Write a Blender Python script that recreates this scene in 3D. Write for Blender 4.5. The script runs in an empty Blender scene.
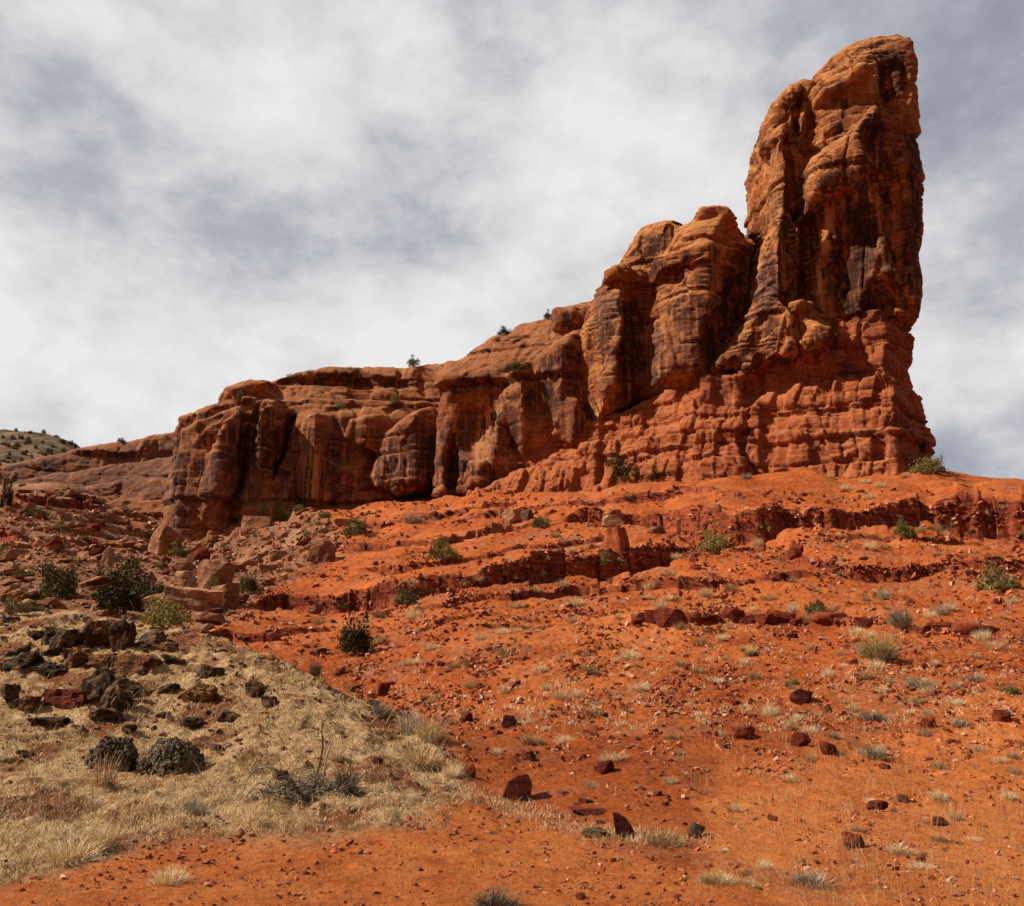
import bpy, math, random
import numpy as np
from mathutils import Vector

# ------------------------------------------------------------------ camera
PITCH = math.radians(13.1)
FPX, CX, CY, EYE = 887.0, 512.0, 453.0, 1.6
scene = bpy.context.scene
cam_data = bpy.data.cameras.new('camera')
cam_data.sensor_width = 36.0
cam_data.lens = 36.0 * FPX / 1024.0
cam_data.clip_start = 0.1
cam_data.clip_end = 8000.0
camera = bpy.data.objects.new('camera', cam_data)
camera.location = (0, 0, EYE)
camera.rotation_euler = (math.pi / 2 + PITCH, 0, 0)
scene.collection.objects.link(camera)
scene.camera = camera

# ------------------------------------------------------------------ light
SUN_DIR = Vector((-0.97, -0.13, 0.84)).normalized()        # towards the sun
SUN_EL = math.asin(SUN_DIR.z)
SUN_AZ = math.atan2(SUN_DIR.x, SUN_DIR.y)
sun_data = bpy.data.lights.new('sun', 'SUN')
sun_data.energy = 5.0
sun_data.angle = math.radians(0.6)
sun_data.color = (1.0, 0.93, 0.82)
sun = bpy.data.objects.new('sun', sun_data)
sun.rotation_euler = SUN_DIR.to_track_quat('Z', 'Y').to_euler()
scene.collection.objects.link(sun)

scene.view_settings.view_transform = 'Standard'
scene.view_settings.look = 'None'
scene.view_settings.exposure = 0.3
scene.view_settings.gamma = 1.0
scene.view_settings.use_curve_mapping = False
scene.cycles.max_bounces = 4
scene.cycles.diffuse_bounces = 2
scene.cycles.glossy_bounces = 1
scene.cycles.use_denoising = True


def pix_dir(px, py):
    """(s, v): X/Y and (Z-EYE)/Y of the ray through a photo pixel."""
    xc = (np.asarray(px, float) - CX) / FPX
    yc = -(np.asarray(py, float) - CY) / FPX
    den = math.cos(PITCH) - yc * math.sin(PITCH)
    return xc / den, (math.sin(PITCH) + yc * math.cos(PITCH)) / den


def pix_world(px, py, D):
    s, v = pix_dir(px, py)
    return s * D, D + 0 * s, EYE + v * D


def to_pix(X, Y, Z):
    z = Z - EYE
    fwd = Y * math.cos(PITCH) + z * math.sin(PITCH)
    up = -Y * math.sin(PITCH) + z * math.cos(PITCH)
    fwd = np.maximum(fwd, 1e-3)
    return CX + FPX * X / fwd, CY - FPX * up / fwd


# ------------------------------------------------------------------ node helpers
class NT:
    def __init__(self, tree):
        self.t = tree
        tree.nodes.clear()

    def n(self, kind, **kw):
        nd = self.t.nodes.new(kind)
        for k, v in kw.items():
            if k.startswith('i_'):
                key = k[2:]
                key = int(key) if key.isdigit() else key.replace('_', ' ')
                nd.inputs[key].default_value = v
            else:
                setattr(nd, k, v)
        return nd

    def l(self, a, b):
        self.t.links.new(a, b)

    def val(self, sock, x):
        if isinstance(x, (int, float)):
            sock.default_value = x
        elif isinstance(x, tuple):
            sock.default_value = x if len(x) == 4 or sock.type == 'VECTOR' else (*x, 1.0)
        else:
            self.l(x, sock)

    def math(self, op, a, b=0.0, c=None, clamp=False):
        nd = self.n('ShaderNodeMath', operation=op, use_clamp=clamp)
        self.val(nd.inputs[0], a)
        self.val(nd.inputs[1], b)
        if c is not None:
            self.val(nd.inputs[2], c)
        return nd.outputs[0]

    def vmath(self, op, a, b=(0, 0, 0)):
        nd = self.n('ShaderNodeVectorMath', operation=op)
        self.val(nd.inputs[0], a)
        self.val(nd.inputs[1], b)
        return nd.outputs['Value'] if op in ('DOT_PRODUCT', 'LENGTH', 'DISTANCE') else nd.outputs[0]

    def ramp(self, fac, stops, interp='LINEAR'):
        nd = self.n('ShaderNodeValToRGB')
        cr = nd.color_ramp
        cr.interpolation = interp
        while len(cr.elements) > 1:
            cr.elements.remove(cr.elements[0])
        cr.elements[0].position = stops[0][0]
        cr.elements[0].color = stops[0][1] if len(stops[0][1]) == 4 else (*stops[0][1], 1)
        for p, c in stops[1:]:
            e = cr.elements.new(p)
            e.color = c if len(c) == 4 else (*c, 1)
        self.l(fac, nd.inputs[0])
        return nd.outputs[0]

    def smooth(self, x, a, b, lo=0.0, hi=1.0):
        nd = self.n('ShaderNodeMapRange', interpolation_type='SMOOTHSTEP')
        self.val(nd.inputs[0], x)
        nd.inputs[1].default_value = a
        nd.inputs[2].default_value = b
        nd.inputs[3].default_value = lo
        nd.inputs[4].default_value = hi
        return nd.outputs[0]

    def mix(self, fac, a, b, blend='MIX'):
        nd = self.n('ShaderNodeMix', data_type='RGBA', blend_type=blend)
        self.val(nd.inputs[0], fac)
        self.val(nd.inputs[6], a)
        self.val(nd.inputs[7], b)
        return nd.outputs[2]

    def scale(self, vec, sc):
        return self.vmath('MULTIPLY', vec, tuple(float(q) for q in sc))

    def noise(self, vec, scale=1.0, detail=4.0, rough=0.55, dist=0.0, w=None):
        nd = self.n('ShaderNodeTexNoise')
        nd.inputs['Scale'].default_value = scale
        nd.inputs['Detail'].default_value = detail
        nd.inputs['Roughness'].default_value = rough
        nd.inputs['Distortion'].default_value = dist
        self.l(vec, nd.inputs['Vector'])
        return nd.outputs['Fac']

    def voronoi(self, vec, scale=1.0, feature='F1', out='Distance', rnd=1.0):
        nd = self.n('ShaderNodeTexVoronoi', feature=feature)
        nd.inputs['Scale'].default_value = scale
        nd.inputs['Randomness'].default_value = rnd
        self.l(vec, nd.inputs['Vector'])
        return nd.outputs[out]


# ------------------------------------------------------------------ sky
world = bpy.data.worlds.new('World')
scene.world = world
world.use_nodes = True
W = NT(world.node_tree)
out = W.n('ShaderNodeOutputWorld')
bg = W.n('ShaderNodeBackground')
W.l(bg.outputs[0], out.inputs[0])
sky = W.n('ShaderNodeTexSky', sky_type='NISHITA', sun_disc=False)
sky.sun_elevation = SUN_EL
sky.sun_rotation = SUN_AZ
sky_c = W.mix(1.0, sky.outputs[0], (0.08, 0.08, 0.08, 1), 'MULTIPLY')
tc = W.n('ShaderNodeTexCoord')
d = W.vmath('NORMALIZE', tc.outputs['Generated'])
sep = W.n('ShaderNodeSeparateXYZ')
W.l(d, sep.inputs[0])
zz = W.math('ADD', W.math('MAXIMUM', sep.outputs[2], 0.0), 0.42)
cmb = W.n('ShaderNodeCombineXYZ')
W.l(W.math('DIVIDE', sep.outputs[0], zz), cmb.inputs[0])
W.l(W.math('DIVIDE', sep.outputs[1], zz), cmb.inputs[1])
cloud_p = cmb.outputs[0]


def dirspot(px, py, rad):
    s_, v_ = pix_dir(px, py)
    u = Vector((float(s_), 1.0, float(v_))).normalized()
    c = W.vmath('DOT_PRODUCT', W.vmath('ADD', d, (0, 0, 0)), tuple(u))
    return W.smooth(c, math.cos(math.radians(rad)), 1.0)


dd_ = W.vmath('ADD', W.scale(d, (1.0, 1.0, 1.7)), W.scale(W.vmath('SUBTRACT', W.n('ShaderNodeTexNoise', i_Scale=3.0).outputs['Color'] if False else cloud_p, (0, 0, 0)), (.12, .12, .0)))
big = W.noise(W.vmath('ADD', dd_, (3.1, 7.7, 0.3)), 2.3, 11.0, 0.57, 0.08)
wisp = W.noise(W.vmath('ADD', dd_, (9.3, 1.7, 2.0)), 9.0, 11.0, 0.60, 0.12)
fld = W.math('SUBTRACT', W.math('ADD', W.math('MULTIPLY', big, 1.25), W.math('MULTIPLY', wisp, 0.58)), 0.435)
for (sx, sy, rad, amp) in ((385, 210, 7, -.11), (430, 120, 8, -.09), (165, 195, 8, -.11), (280, 150, 7, -.07), (60, 30, 10, -.03), (800, 60, 9, -.04),
                           (560, 20, 8, -.05), (970, 190, 9, -.12), (950, 130, 7, -.03), (20, 150, 6, -.07), (330, 300, 6, -.04),
                           (90, 320, 17, .16), (470, 290, 9, .10), (490, 100, 6, .09), (990, 320, 9, .12), (640, 130, 7, .08),
                           (240, 60, 8, .07), (130, 110, 6, .07), (350, 60, 6, .06), (620, 190, 6, .08), (90, 430, 10, -.03)):
    fld = W.math('ADD', fld, W.math('MULTIPLY', dirspot(sx, sy, rad * 1.35), amp * 1.2))
cl_col = W.ramp(fld, [(-0.0, (0.20, 0.215, 0.265)), (0.22, (0.285, 0.295, 0.335)), (0.36, (0.36, 0.37, 0.415)), (0.47, (0.48, 0.48, 0.505)), (0.57, (0.58, 0.575, 0.58)), (0.72, (0.68, 0.67, 0.67))])
fwd_cos = W.vmath('DOT_PRODUCT', d, (0.0, 0.90, 0.43))
unseen_dim = W.smooth(fwd_cos, 0.80, 0.25)                         # unseen sky darkened with invented cloud to deepen the shadows
cl_col = W.mix(W.math('MULTIPLY', unseen_dim, 0.80), cl_col, (0.035, 0.04, 0.05, 1))
cover = W.smooth(fld, 0.20, 0.36, 0.92, 1.0)
W.l(W.mix(cover, sky_c, cl_col), bg.inputs[0])
bg.inputs[1].default_value = 1.0


# ------------------------------------------------------------------ numpy noise
_rs = np.random.RandomState(7)
_PERM = _rs.permutation(4096).astype(np.int32)
_PERM = np.concatenate([_PERM, _PERM])
_GR = _rs.randn(4096, 3).astype(np.float32)
_GR /= np.linalg.norm(_GR, axis=1, keepdims=True)


def _hash(i, j, k):
    return _PERM[(_PERM[(_PERM[i & 4095] + j) & 4095] + k) & 4095]


def pnoise(x, y, z, seed=0):
    """gradient noise, about -1..1"""
    x = np.asarray(x, np.float32) + seed * 17.13
    y = np.asarray(y, np.float32) + seed * 5.71
    z = np.asarray(z, np.float32) + seed * 9.37
    x, y, z = np.broadcast_arrays(x, y, z)
    xi, yi, zi = np.floor(x).astype(np.int32), np.floor(y).astype(np.int32), np.floor(z).astype(np.int32)
    xf, yf, zf = x - xi, y - yi, z - zi
    u, v, w = [t * t * t * (t * (t * 6 - 15) + 10) for t in (xf, yf, zf)]
    r = 0
    for a in (0, 1):
        wa = u if a else 1 - u
        for b in (0, 1):
            wb = wa * (v if b else 1 - v)
            for c in (0, 1):
                g = _GR[_hash(xi + a, yi + b, zi + c)]
                r = r + wb * (w if c else 1 - w) * (g[..., 0] * (xf - a) + g[..., 1] * (yf - b) + g[..., 2] * (zf - c))
    return r * 1.6


def fbm(x, y, z, octv=4, gain=0.5, lac=2.03, seed=0):
    r, a, f = 0, 1.0, 1.0
    for o in range(octv):
        r = r + a * pnoise(x * f, y * f, z * f, seed + o)
        a *= gain
        f *= lac
    return r


def ridged(x, y, z, octv=4, gain=0.5, seed=0):
    r, a, f = 0, 1.0, 1.0
    for o in range(octv):
        r = r + a * (1 - 2 * np.abs(pnoise(x * f, y * f, z * f, seed + o)))
        a *= gain
        f *= 2.07
    return r


def worley(x, y, z, seed=0):
    """F1, F2, id of the nearest cell"""
    x = np.asarray(x, np.float32); y = np.asarray(y, np.float32); z = np.asarray(z, np.float32)
    xi, yi, zi = np.floor(x).astype(np.int32), np.floor(y).astype(np.int32), np.floor(z).astype(np.int32)
    f1 = np.full(x.shape, 9.0, np.float32); f2 = f1.copy(); idn = np.zeros(x.shape, np.int32)
    for a in (-1, 0, 1):
        for b in (-1, 0, 1):
            for c in (-1, 0, 1):
                h = _hash(xi + a + seed * 31, yi + b, zi + c)
                q = _GR[h] * 0.5 + 0.5
                dd = np.sqrt((xi + a + q[..., 0] - x) ** 2 + (yi + b + q[..., 1] - y) ** 2 + (zi + c + q[..., 2] - z) ** 2)
                near = dd < f1
                f2 = np.where(near, f1, np.minimum(f2, dd))
                idn = np.where(near, h, idn)
                f1 = np.where(near, dd, f1)
    return f1, f2, idn


def sstep(a, b, x):
    t = np.clip((x - a) / (b - a), 0, 1)
    return t * t * (3 - 2 * t)


# ------------------------------------------------------------------ mesh helpers
def make_mesh(name, verts, faces, mat=None, smooth=True):
    """faces: an (n,k) array or a list of such arrays"""
    if not isinstance(faces, (list, tuple)):
        faces = [faces]
    me = bpy.data.meshes.new(name)
    verts = np.asarray(verts, np.float32)
    me.vertices.add(len(verts))
    me.vertices.foreach_set('co', verts.ravel())
    loops = np.concatenate([f.ravel() for f in faces]).astype(np.int32)
    counts = np.concatenate([np.full(len(f), f.shape[1], np.int32) for f in faces])
    me.loops.add(len(loops))
    me.loops.foreach_set('vertex_index', loops)
    me.polygons.add(len(counts))
    me.polygons.foreach_set('loop_start', np.concatenate([[0], np.cumsum(counts)[:-1]]).astype(np.int32))
    me.polygons.foreach_set('loop_total', counts)
    me.polygons.foreach_set('use_smooth', np.full(len(counts), smooth, bool))
    me.update(calc_edges=True)
    if mat:
        me.materials.append(mat)
    return me


def add_attr(me, name, rgba):
    at = me.attributes.new(name, 'FLOAT_COLOR', 'POINT')
    at.data.foreach_set('color', np.ascontiguousarray(rgba, np.float32).ravel())


def link(name, data, parent=None, loc=(0, 0, 0), rot=(0, 0, 0), scl=(1, 1, 1)):
    o = bpy.data.objects.new(name, data)
    scene.collection.objects.link(o)
    o.parent = parent
    o.location, o.rotation_euler, o.scale = loc, rot, scl
    return o


def tag(o, label=None, category=None, group=None, kind=None):
    for k, v in (('label', label), ('category', category), ('group', group), ('kind', kind)):
        if v:
            o[k] = v
    return o


def new_mat(name, rough=0.9, spec=0.15):
    m = bpy.data.materials.new(name)
    m.use_nodes = True
    t = NT(m.node_tree)
    o = t.n('ShaderNodeOutputMaterial')
    b = t.n('ShaderNodeBsdfPrincipled')
    b.inputs['Roughness'].default_value = rough
    b.inputs['Specular IOR Level'].default_value = spec
    t.l(b.outputs[0], o.inputs[0])
    return m, t, b


def bump(t, b, height, strength, dist, prev=None):
    nd = t.n('ShaderNodeBump')
    nd.inputs['Strength'].default_value = strength
    nd.inputs['Distance'].default_value = dist
    t.l(height, nd.inputs['Height'])
    if prev is not None:
        t.l(prev, nd.inputs['Normal'])
    t.l(nd.outputs[0], b.inputs['Normal'])
    return nd.outputs[0]


# ------------------------------------------------------------------ terrain
NEAR = [(906, 6.2), (850, 8.0), (800, 10.5), (750, 14.0), (700, 20.0)]
KNOLL = [(906, 6.2), (850, 7.9), (800, 9.7), (750, 11.7), (700, 14.0)]
COLS = {
    1500: (NEAR + [(650, 27), (600, 38), (550, 55), (510, 78)], [(110, 12), (160, 9), (300, 4)]),
    1200: (NEAR + [(650, 27), (600, 38), (550, 55), (520, 68), (489, 83)], [(95, 18.5), (130, 14), (250, 6)]),
    1024: (NEAR + [(650, 27), (600, 38), (550, 55), (520, 68), (478, 84)], [(95, 19), (130, 15), (250, 6)]),
    930: (NEAR + [(650, 27), (600, 38.5), (550, 55), (510, 70), (470, 84)], [(98, 19.5), (130, 18), (250, 8)]),
    800: (NEAR + [(650, 27.5), (600, 39), (550, 55), (510, 69), (470, 85)], [(98, 20.5), (130, 20), (250, 10)]),
    650: (NEAR + [(650, 28), (600, 40), (550, 57), (510, 74), (482, 90)], [(108, 21), (140, 20), (260, 10)]),
    500: (NEAR + [(650, 28), (600, 41), (550, 60), (510, 82), (490, 99)], [(120, 23), (150, 23), (260, 14)]),
    400: (KNOLL[:3] + [(760, 11.8), (728, 14.5), (712, 21.5), (680, 26), (650, 31.5), (600, 44), (550, 65), (520, 87), (506, 101)], [(17.8, 0.45), (130, 25), (260, 20)]),
    300: (KNOLL + [(670, 17.2), (660, 31), (630, 38), (600, 48), (560, 70), (530, 92), (512, 108)], [(22, 1.05), (140, 26), (260, 24)]),
    180: (KNOLL + [(660, 15.8), (630, 18), (618, 42), (590, 54), (560, 78), (543, 106)], [(25, 1.6), (150, 28), (260, 36)]),
    60: (KNOLL + [(650, 16.3), (614, 18.8), (600, 48), (560, 68), (520, 90), (497, 112), (488, 130), (437, 300)], [(27, 1.8), (180, 27), (500, 60)]),
    -60: (KNOLL + [(650, 16.3), (612, 19), (596, 48), (560, 66), (520, 88), (498, 112), (490, 130), (428, 320)], [(27, 1.9), (180, 27), (500, 62)]),
    -300: (KNOLL + [(650, 16.3), (620, 19), (596, 48), (560, 66), (520, 88), (498, 112), (490, 130), (430, 300)], [(27, 1.9), (180, 27), (500, 60)]),
}
_pts = []
for cpx, (vis, hid) in COLS.items():
    for (cpy, cD) in vis:
        s_, v_ = pix_dir(cpx, cpy)
        _pts.append((float(s_), math.log(cD), float(v_)))
    s_, _ = pix_dir(cpx, 600)
    for (cD, cz) in hid + [(3.2, 0.0), (1.6, 0.0), (1400, 4.0), (3000, 2.0)]:
        _pts.append((float(s_), math.log(cD), (cz - EYE) / cD))
_pts = np.array(_pts)
SK = 2.2


def _tps_fit(P, lam=2e-4):
    x = np.stack([P[:, 0] * SK, P[:, 1]], 1)
    r2 = ((x[:, None] - x[None]) ** 2).sum(-1)
    K = 0.5 * r2 * np.log(r2 + 1e-12) + lam * np.eye(len(x))
    A = np.concatenate([np.ones((len(x), 1)), x], 1)
    M = np.block([[K, A], [A.T, np.zeros((3, 3))]])
    return x, np.linalg.solve(M, np.concatenate([P[:, 2], np.zeros(3)]))


_tx, _tw = _tps_fit(_pts)


def v_base(s, L):
    q = np.stack([np.ravel(s) * SK, np.ravel(L)], 1)
    res = np.empty(len(q))
    for a in range(0, len(q), 200000):
        b = q[a:a + 200000]
        r2 = ((b[:, None] - _tx[None]) ** 2).sum(-1)
        res[a:a + 200000] = (0.5 * r2 * np.log(r2 + 1e-12)) @ _tw[:-3] + _tw[-3] + b @ _tw[-2:]
    return res.reshape(np.shape(s))


# coarse base then cubic-free bilinear upsampling
gs = np.linspace(-1.5, 1.5, 301)
gL = np.linspace(math.log(1.6), math.log(3000), 420)
GB = v_base(*np.meshgrid(gs, gL, indexing='ij'))


def bilin(G, s, L, g0, g1):
    a = np.clip((s - g0[0]) / (g0[1] - g0[0]), 0, len(g0) - 1.001)
    b = np.clip((L - g1[0]) / (g1[1] - g1[0]), 0, len(g1) - 1.001)
    i, j = a.astype(int), b.astype(int)
    fa, fb = a - i, b - j
    return (G[i, j] * (1 - fa) * (1 - fb) + G[i + 1, j] * fa * (1 - fb) + G[i, j + 1] * (1 - fa) * fb + G[i + 1, j + 1] * fa * fb)


# ledges: rock bands that step the slope, (px, y of the foot, height in px)
LEDGES = [
    dict(p=[(430, 522, 4), (470, 513, 9), (520, 507, 9), (560, 504, 9), (600, 500, 8), (640, 498, 11), (690, 494, 9), (760, 497, 6)], gap=.3, rough=.7),
    dict(p=[(700, 602, 4), (760, 600, 8), (830, 603, 8), (900, 598, 5)], gap=.4, rough=.5),
    dict(p=[(330, 642, 4), (370, 634, 6), (420, 624, 8), (470, 614, 8), (520, 608, 6), (560, 606, 4)], gap=.35, rough=.5),
    dict(p=[(560, 652, 3), (600, 648, 5), (640, 647, 5), (700, 650, 5), (740, 652, 3)], gap=.5, rough=.4),
    dict(p=[(840, 592, 4), (900, 590, 6), (960, 592, 7), (1030, 594, 6)], gap=.4, rough=.5),
    dict(p=[(300, 577, 4), (340, 572, 8), (400, 564, 9), (450, 558, 7), (500, 549, 7), (560, 543, 9), (610, 537, 9), (660, 542, 4)], gap=.35, rough=.7),
    dict(p=[(700, 548, 4), (750, 546, 8), (800, 544, 7), (860, 540, 6), (930, 538, 8), (1030, 540, 7)], gap=.5, rough=.6),
    dict(p=[(360, 528, 3), (400, 522, 7), (440, 514, 8), (480, 506, 6), (520, 498, 5)], gap=.3, rough=.6),
    dict(p=[(560, 524, 8), (600, 519, 16), (640, 515, 17), (676, 520, 22), (700, 528, 34), (740, 531, 33), (800, 521, 33), (850, 520, 30), (900, 514, 24), (935, 514, 28), (960, 517, 38), (1000, 520, 42), (1060, 523, 40), (1200, 528, 30)], gap=.12, rough=1.2),
    dict(p=[(770, 560, 6), (790, 562, 14), (860, 569, 20), (920, 568, 20), (990, 567, 19), (1024, 567, 17), (1100, 570, 16)], gap=.2, rough=.8),
    dict(p=[(250, 604, 8), (268, 599, 22), (320, 595, 25), (380, 589, 22), (440, 583, 22), (480, 577, 27), (520, 569, 30), (570, 562, 30), (625, 557, 30), (660, 552, 18), (700, 548, 8)], gap=.1, rough=1.0),
    dict(p=[(400, 607, 6), (450, 600, 9), (520, 592, 8), (570, 580, 8), (640, 582, 12), (690, 580, 14), (760, 580, 13), (800, 578, 10), (830, 576, 4)], gap=.35, rough=.6),
    dict(p=[(640, 617, 6), (652, 620, 15), (680, 621, 15), (708, 619, 14), (722, 618, 5), (740, 617, 9), (790, 620, 11), (840, 622, 8), (880, 625, 6), (900, 628, 10), (1000, 632, 9), (1030, 634, 6)], gap=.25, rough=.5),
    dict(p=[(200, 636, 6), (225, 633, 12), (255, 632, 12), (300, 628, 8), (340, 622, 5)], gap=.1, rough=.4),
    dict(p=[(320, 553, 4), (350, 550, 9), (400, 545, 10), (450, 538, 8), (500, 527, 6), (540, 520, 5)], gap=.3, rough=.7),
    dict(p=[(420, 640, 3), (450, 632, 6), (500, 624, 6), (560, 615, 5)], gap=.5, rough=.5),
    dict(p=[(-60, 470, 6), (0, 478, 10), (50, 482, 10), (110, 484, 9), (170, 486, 8)], gap=.1, rough=1.5),
    dict(p=[(-60, 498, 8), (0, 500, 9), (60, 506, 8), (110, 508, 10), (170, 507, 12)], gap=.15, rough=1.5),
    dict(p=[(-60, 530, 6), (0, 538, 8), (50, 549, 10), (75, 553, 16), (105, 552, 14), (130, 547, 7)], gap=.1, rough=1.2),
    dict(p=[(-60, 516, 5), (0, 520, 6), (60, 524, 5), (120, 526, 6), (160, 525, 5)], gap=.2, rough=1.2),
]

scol = np.concatenate([np.linspace(-1.45, -0.70, 50)[:-1], np.linspace(-0.70, 0.70, 1080), np.linspace(0.70, 1.45, 50)[1:]])
Lrow = np.concatenate([np.linspace(math.log(1.6), math.log(5), 60)[:-1], np.linspace(math.log(5), math.log(24), 560)[:-1], np.linspace(math.log(24), math.log(118), 880)[:-1],
                       np.linspace(math.log(118), math.log(340), 150)[:-1], np.linspace(math.log(340), math.log(3000), 60)])
NS, NL = len(scol), len(Lrow)
S2, L2 = np.meshgrid(scol, Lrow, indexing='ij')
VT = bilin(GB, S2, L2, gs, gL)
Y2 = np.exp(L2)
X2 = S2 * Y2
PX2, PY2 = to_pix(X2, Y2, EYE + VT * Y2)
far_start = np.searchsorted(Lrow, math.log(25))
LEDGE_MASK = np.zeros_like(VT)
dZ = np.zeros_like(VT)
for n_, lg in enumerate(LEDGES):
    P = np.array(lg['p'], float)
    # the ledge's foot in the plan view, one depth for every column
    spx = np.linspace(P[0, 0], P[-1, 0], 200)
    spy = np.interp(spx, P[:, 0], P[:, 1])
    sh = np.interp(spx, P[:, 0], P[:, 2])
    ss, sv = pix_dir(spx, spy)
    Dk = np.empty(200)
    for q in range(200):
        ci = int(np.argmin(np.abs(scol - ss[q])))
        col = VT[ci, far_start:]
        hit = np.argmax(col >= sv[q])
        Dk[q] = math.exp(Lrow[far_start + hit])
    k = np.ones(15) / 15
    Dk = np.convolve(np.pad(Dk, 7, mode='edge'), k, 'valid')
    Hk = sh * Dk / FPX * 1.05
    Hk *= np.clip(np.minimum(spx - P[0, 0], P[-1, 0] - spx) / 14.0, 0, 1)
    o_ = np.argsort(ss)
    Dc = np.interp(scol, ss[o_], Dk[o_])
    Hc = np.interp(scol, ss[o_], Hk[o_], left=0, right=0)
    Xc = scol * Dc
    r_ = lg['rough']
    wob = r_ * (0.9 * fbm(Xc / 5.5, n_ * 3.3, 0.5, 3, .55, seed=n_) )
    cell = np.floor(Xc / 1.5 + 0.8 * pnoise(Xc / 3.0, n_, .2)).astype(np.int32)
    cr = _GR[(cell * 73 + n_ * 911) & 4095, 0]
    wob = wob + r_ * (0.26 * cr + 0.07 * pnoise(Xc / 0.5, n_, .7))
    Hc = Hc * np.clip(1 - lg['gap'] + 0.38 * pnoise(Xc / 5.0, n_ * 7.7, 3.1) + 0.18 * pnoise(Xc / 1.1, n_, 5.1) + 0.25 * _GR[(cell * 31 + n_) & 4095, 1], 0.22, 1.25)
    Yk = (Dc + wob)[:, None]
    Hc = Hc[:, None]
    run = 0.22 * Hc + 0.12
    tt = (Y2 - Yk) / run
    jag = 0.18 * pnoise(X2 / 0.8, Y2 * 2.2, VT * Y2 / 0.5, 3)
    stp = sstep(0.0, 1.0, tt + jag)
    span = 2.2 * Hc + 2.0
    rampf = np.clip((Y2 - Yk) / (2 * span) + 0.5, 0, 1)
    dZ += Hc * (stp - rampf)
    LEDGE_MASK = np.maximum(LEDGE_MASK, sstep(-0.6, 0.0, tt) * (1 - sstep(1.0, 1.9, tt)) * sstep(0.15, 0.5, Hc) * np.ones_like(tt))

Z2 = EYE + VT * Y2 + dZ


def pmask(px, py, pts, soft):
    """soft inside-ness of a photo-space polygon, read on the ground where it lies"""
    return sstep(soft, -soft, poly_sdf(px, py, pts))


def poly_sdf(x, y, pts):
    pts = np.asarray(pts, float)
    dmin = np.full(np.shape(x), 1e18)
    inside = np.zeros(np.shape(x), bool)
    n = len(pts)
    for i in range(n):
        ax, ay = pts[i]
        bx, by = pts[(i + 1) % n]
        ex, ey = bx - ax, by - ay
        wx, wy = x - ax, y - ay
        t = np.clip((wx * ex + wy * ey) / (ex * ex + ey * ey + 1e-12), 0, 1)
        dd = (wx - ex * t) ** 2 + (wy - ey * t) ** 2
        dmin = np.minimum(dmin, dd)
        c = ((ay <= y) & (by > y)) | ((by <= y) & (ay > y))
        with np.errstate(divide='ignore', invalid='ignore'):
            xi = ax + (y - ay) * ex / (ey if ey != 0 else 1e-12)
        inside ^= c & (x < xi)
    return np.where(inside, -1, 1) * np.sqrt(dmin)


pn1 = fbm(X2 / 2.5, Y2 / 2.5, 0.3, 4, .6, seed=11)
near_part = 1 - sstep(20.5, 24, Y2)
knoll_poly = [(-400, 560), (100, 575), (250, 620), (330, 668), (400, 712), (440, 745), (478, 790), (440, 812), (330, 832), (200, 838), (90, 862), (0, 885), (-100, 895), (-400, 900)]
kn = pmask(PX2 + 26 * pn1, PY2 + 10 * pn1, knoll_poly, 16) * near_part
rub_poly = [(-400, 430), (-20, 445), (180, 440), (330, 520), (345, 545), (300, 572), (258, 590), (200, 640), (-400, 660)]
rub = pmask(PX2 + 12 * pn1, PY2 + 5 * pn1, rub_poly, 10) * sstep(24, 30, Y2) * (1 - sstep(160, 190, Y2))
farm = sstep(165, 200, Y2)
# relief of the soil
rel = 0.030 * fbm(X2 / .35, Y2 / .35, 0.1, 3, .6, seed=2) * np.clip(Y2 / 10, .5, 2.0)
rel += 0.15 * fbm(X2 / 2.6, Y2 / 2.6, 0.7, 3, .5, seed=5) * sstep(6, 14, Y2)
rel += 0.45 * fbm(X2 / 9, Y2 / 14, 0.2, 3, .5, seed=8) * sstep(20, 45, Y2)
chan = -np.clip(0.35 - np.abs(pnoise(X2 / 7.0, Y2 / 26.0, 0.4, 21)), 0, 1) * 1.2
rel += chan * sstep(22, 40, Y2) * (1 - rub) * 0.9
rel += 0.07 * fbm(X2 / .5, Y2 / .9, 0.1, 3, .6, seed=33) * kn
# small broken steps of bedrock everywhere on the slope
zz_ = Z2 / 0.75 + 0.9 * pnoise(X2 / 9, Y2 / 9, 0, 44)
terr = (sstep(0.35, 0.65, zz_ - np.floor(zz_)) - (zz_ - np.floor(zz_)))
rel += terr * 0.38 * sstep(26, 45, Y2) * sstep(-.1, .5, pnoise(X2 / 5, Y2 / 9, 3.3, 17) + .5 * rub) * (1 - farm)
zz_ = Z2 / 2.1 + 0.5 * pnoise(X2 / 19, Y2 / 19, 0, 45)
terr2 = (sstep(0.4, 0.6, zz_ - np.floor(zz_)) - (zz_ - np.floor(zz_)))
rel += terr2 * 1.3 * rub * sstep(50, 80, Y2)
rel += farm * (4.0 * fbm(X2 / 60, Y2 / 60, 0.7, 4, .5, seed=51))
Z2 = Z2 + rel * (1 - sstep(800, 2000, Y2))
Z2[:, :40] *= np.linspace(0.2, 1, 40)[None]
VT2 = (Z2 - EYE) / Y2


def g_at(s, L):
    """ground point from (s, L)"""
    i = np.clip(np.searchsorted(scol, s) - 1, 0, NS - 2)
    j = np.clip(np.searchsorted(Lrow, L) - 1, 0, NL - 2)
    fa = (s - scol[i]) / (scol[i + 1] - scol[i])
    fb = (L - Lrow[j]) / (Lrow[j + 1] - Lrow[j])
    z = Z2[i, j] * (1 - fa) * (1 - fb) + Z2[i + 1, j] * fa * (1 - fb) + Z2[i, j + 1] * (1 - fa) * fb + Z2[i + 1, j + 1] * fa * fb
    return s * np.exp(L), np.exp(L), z


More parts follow.
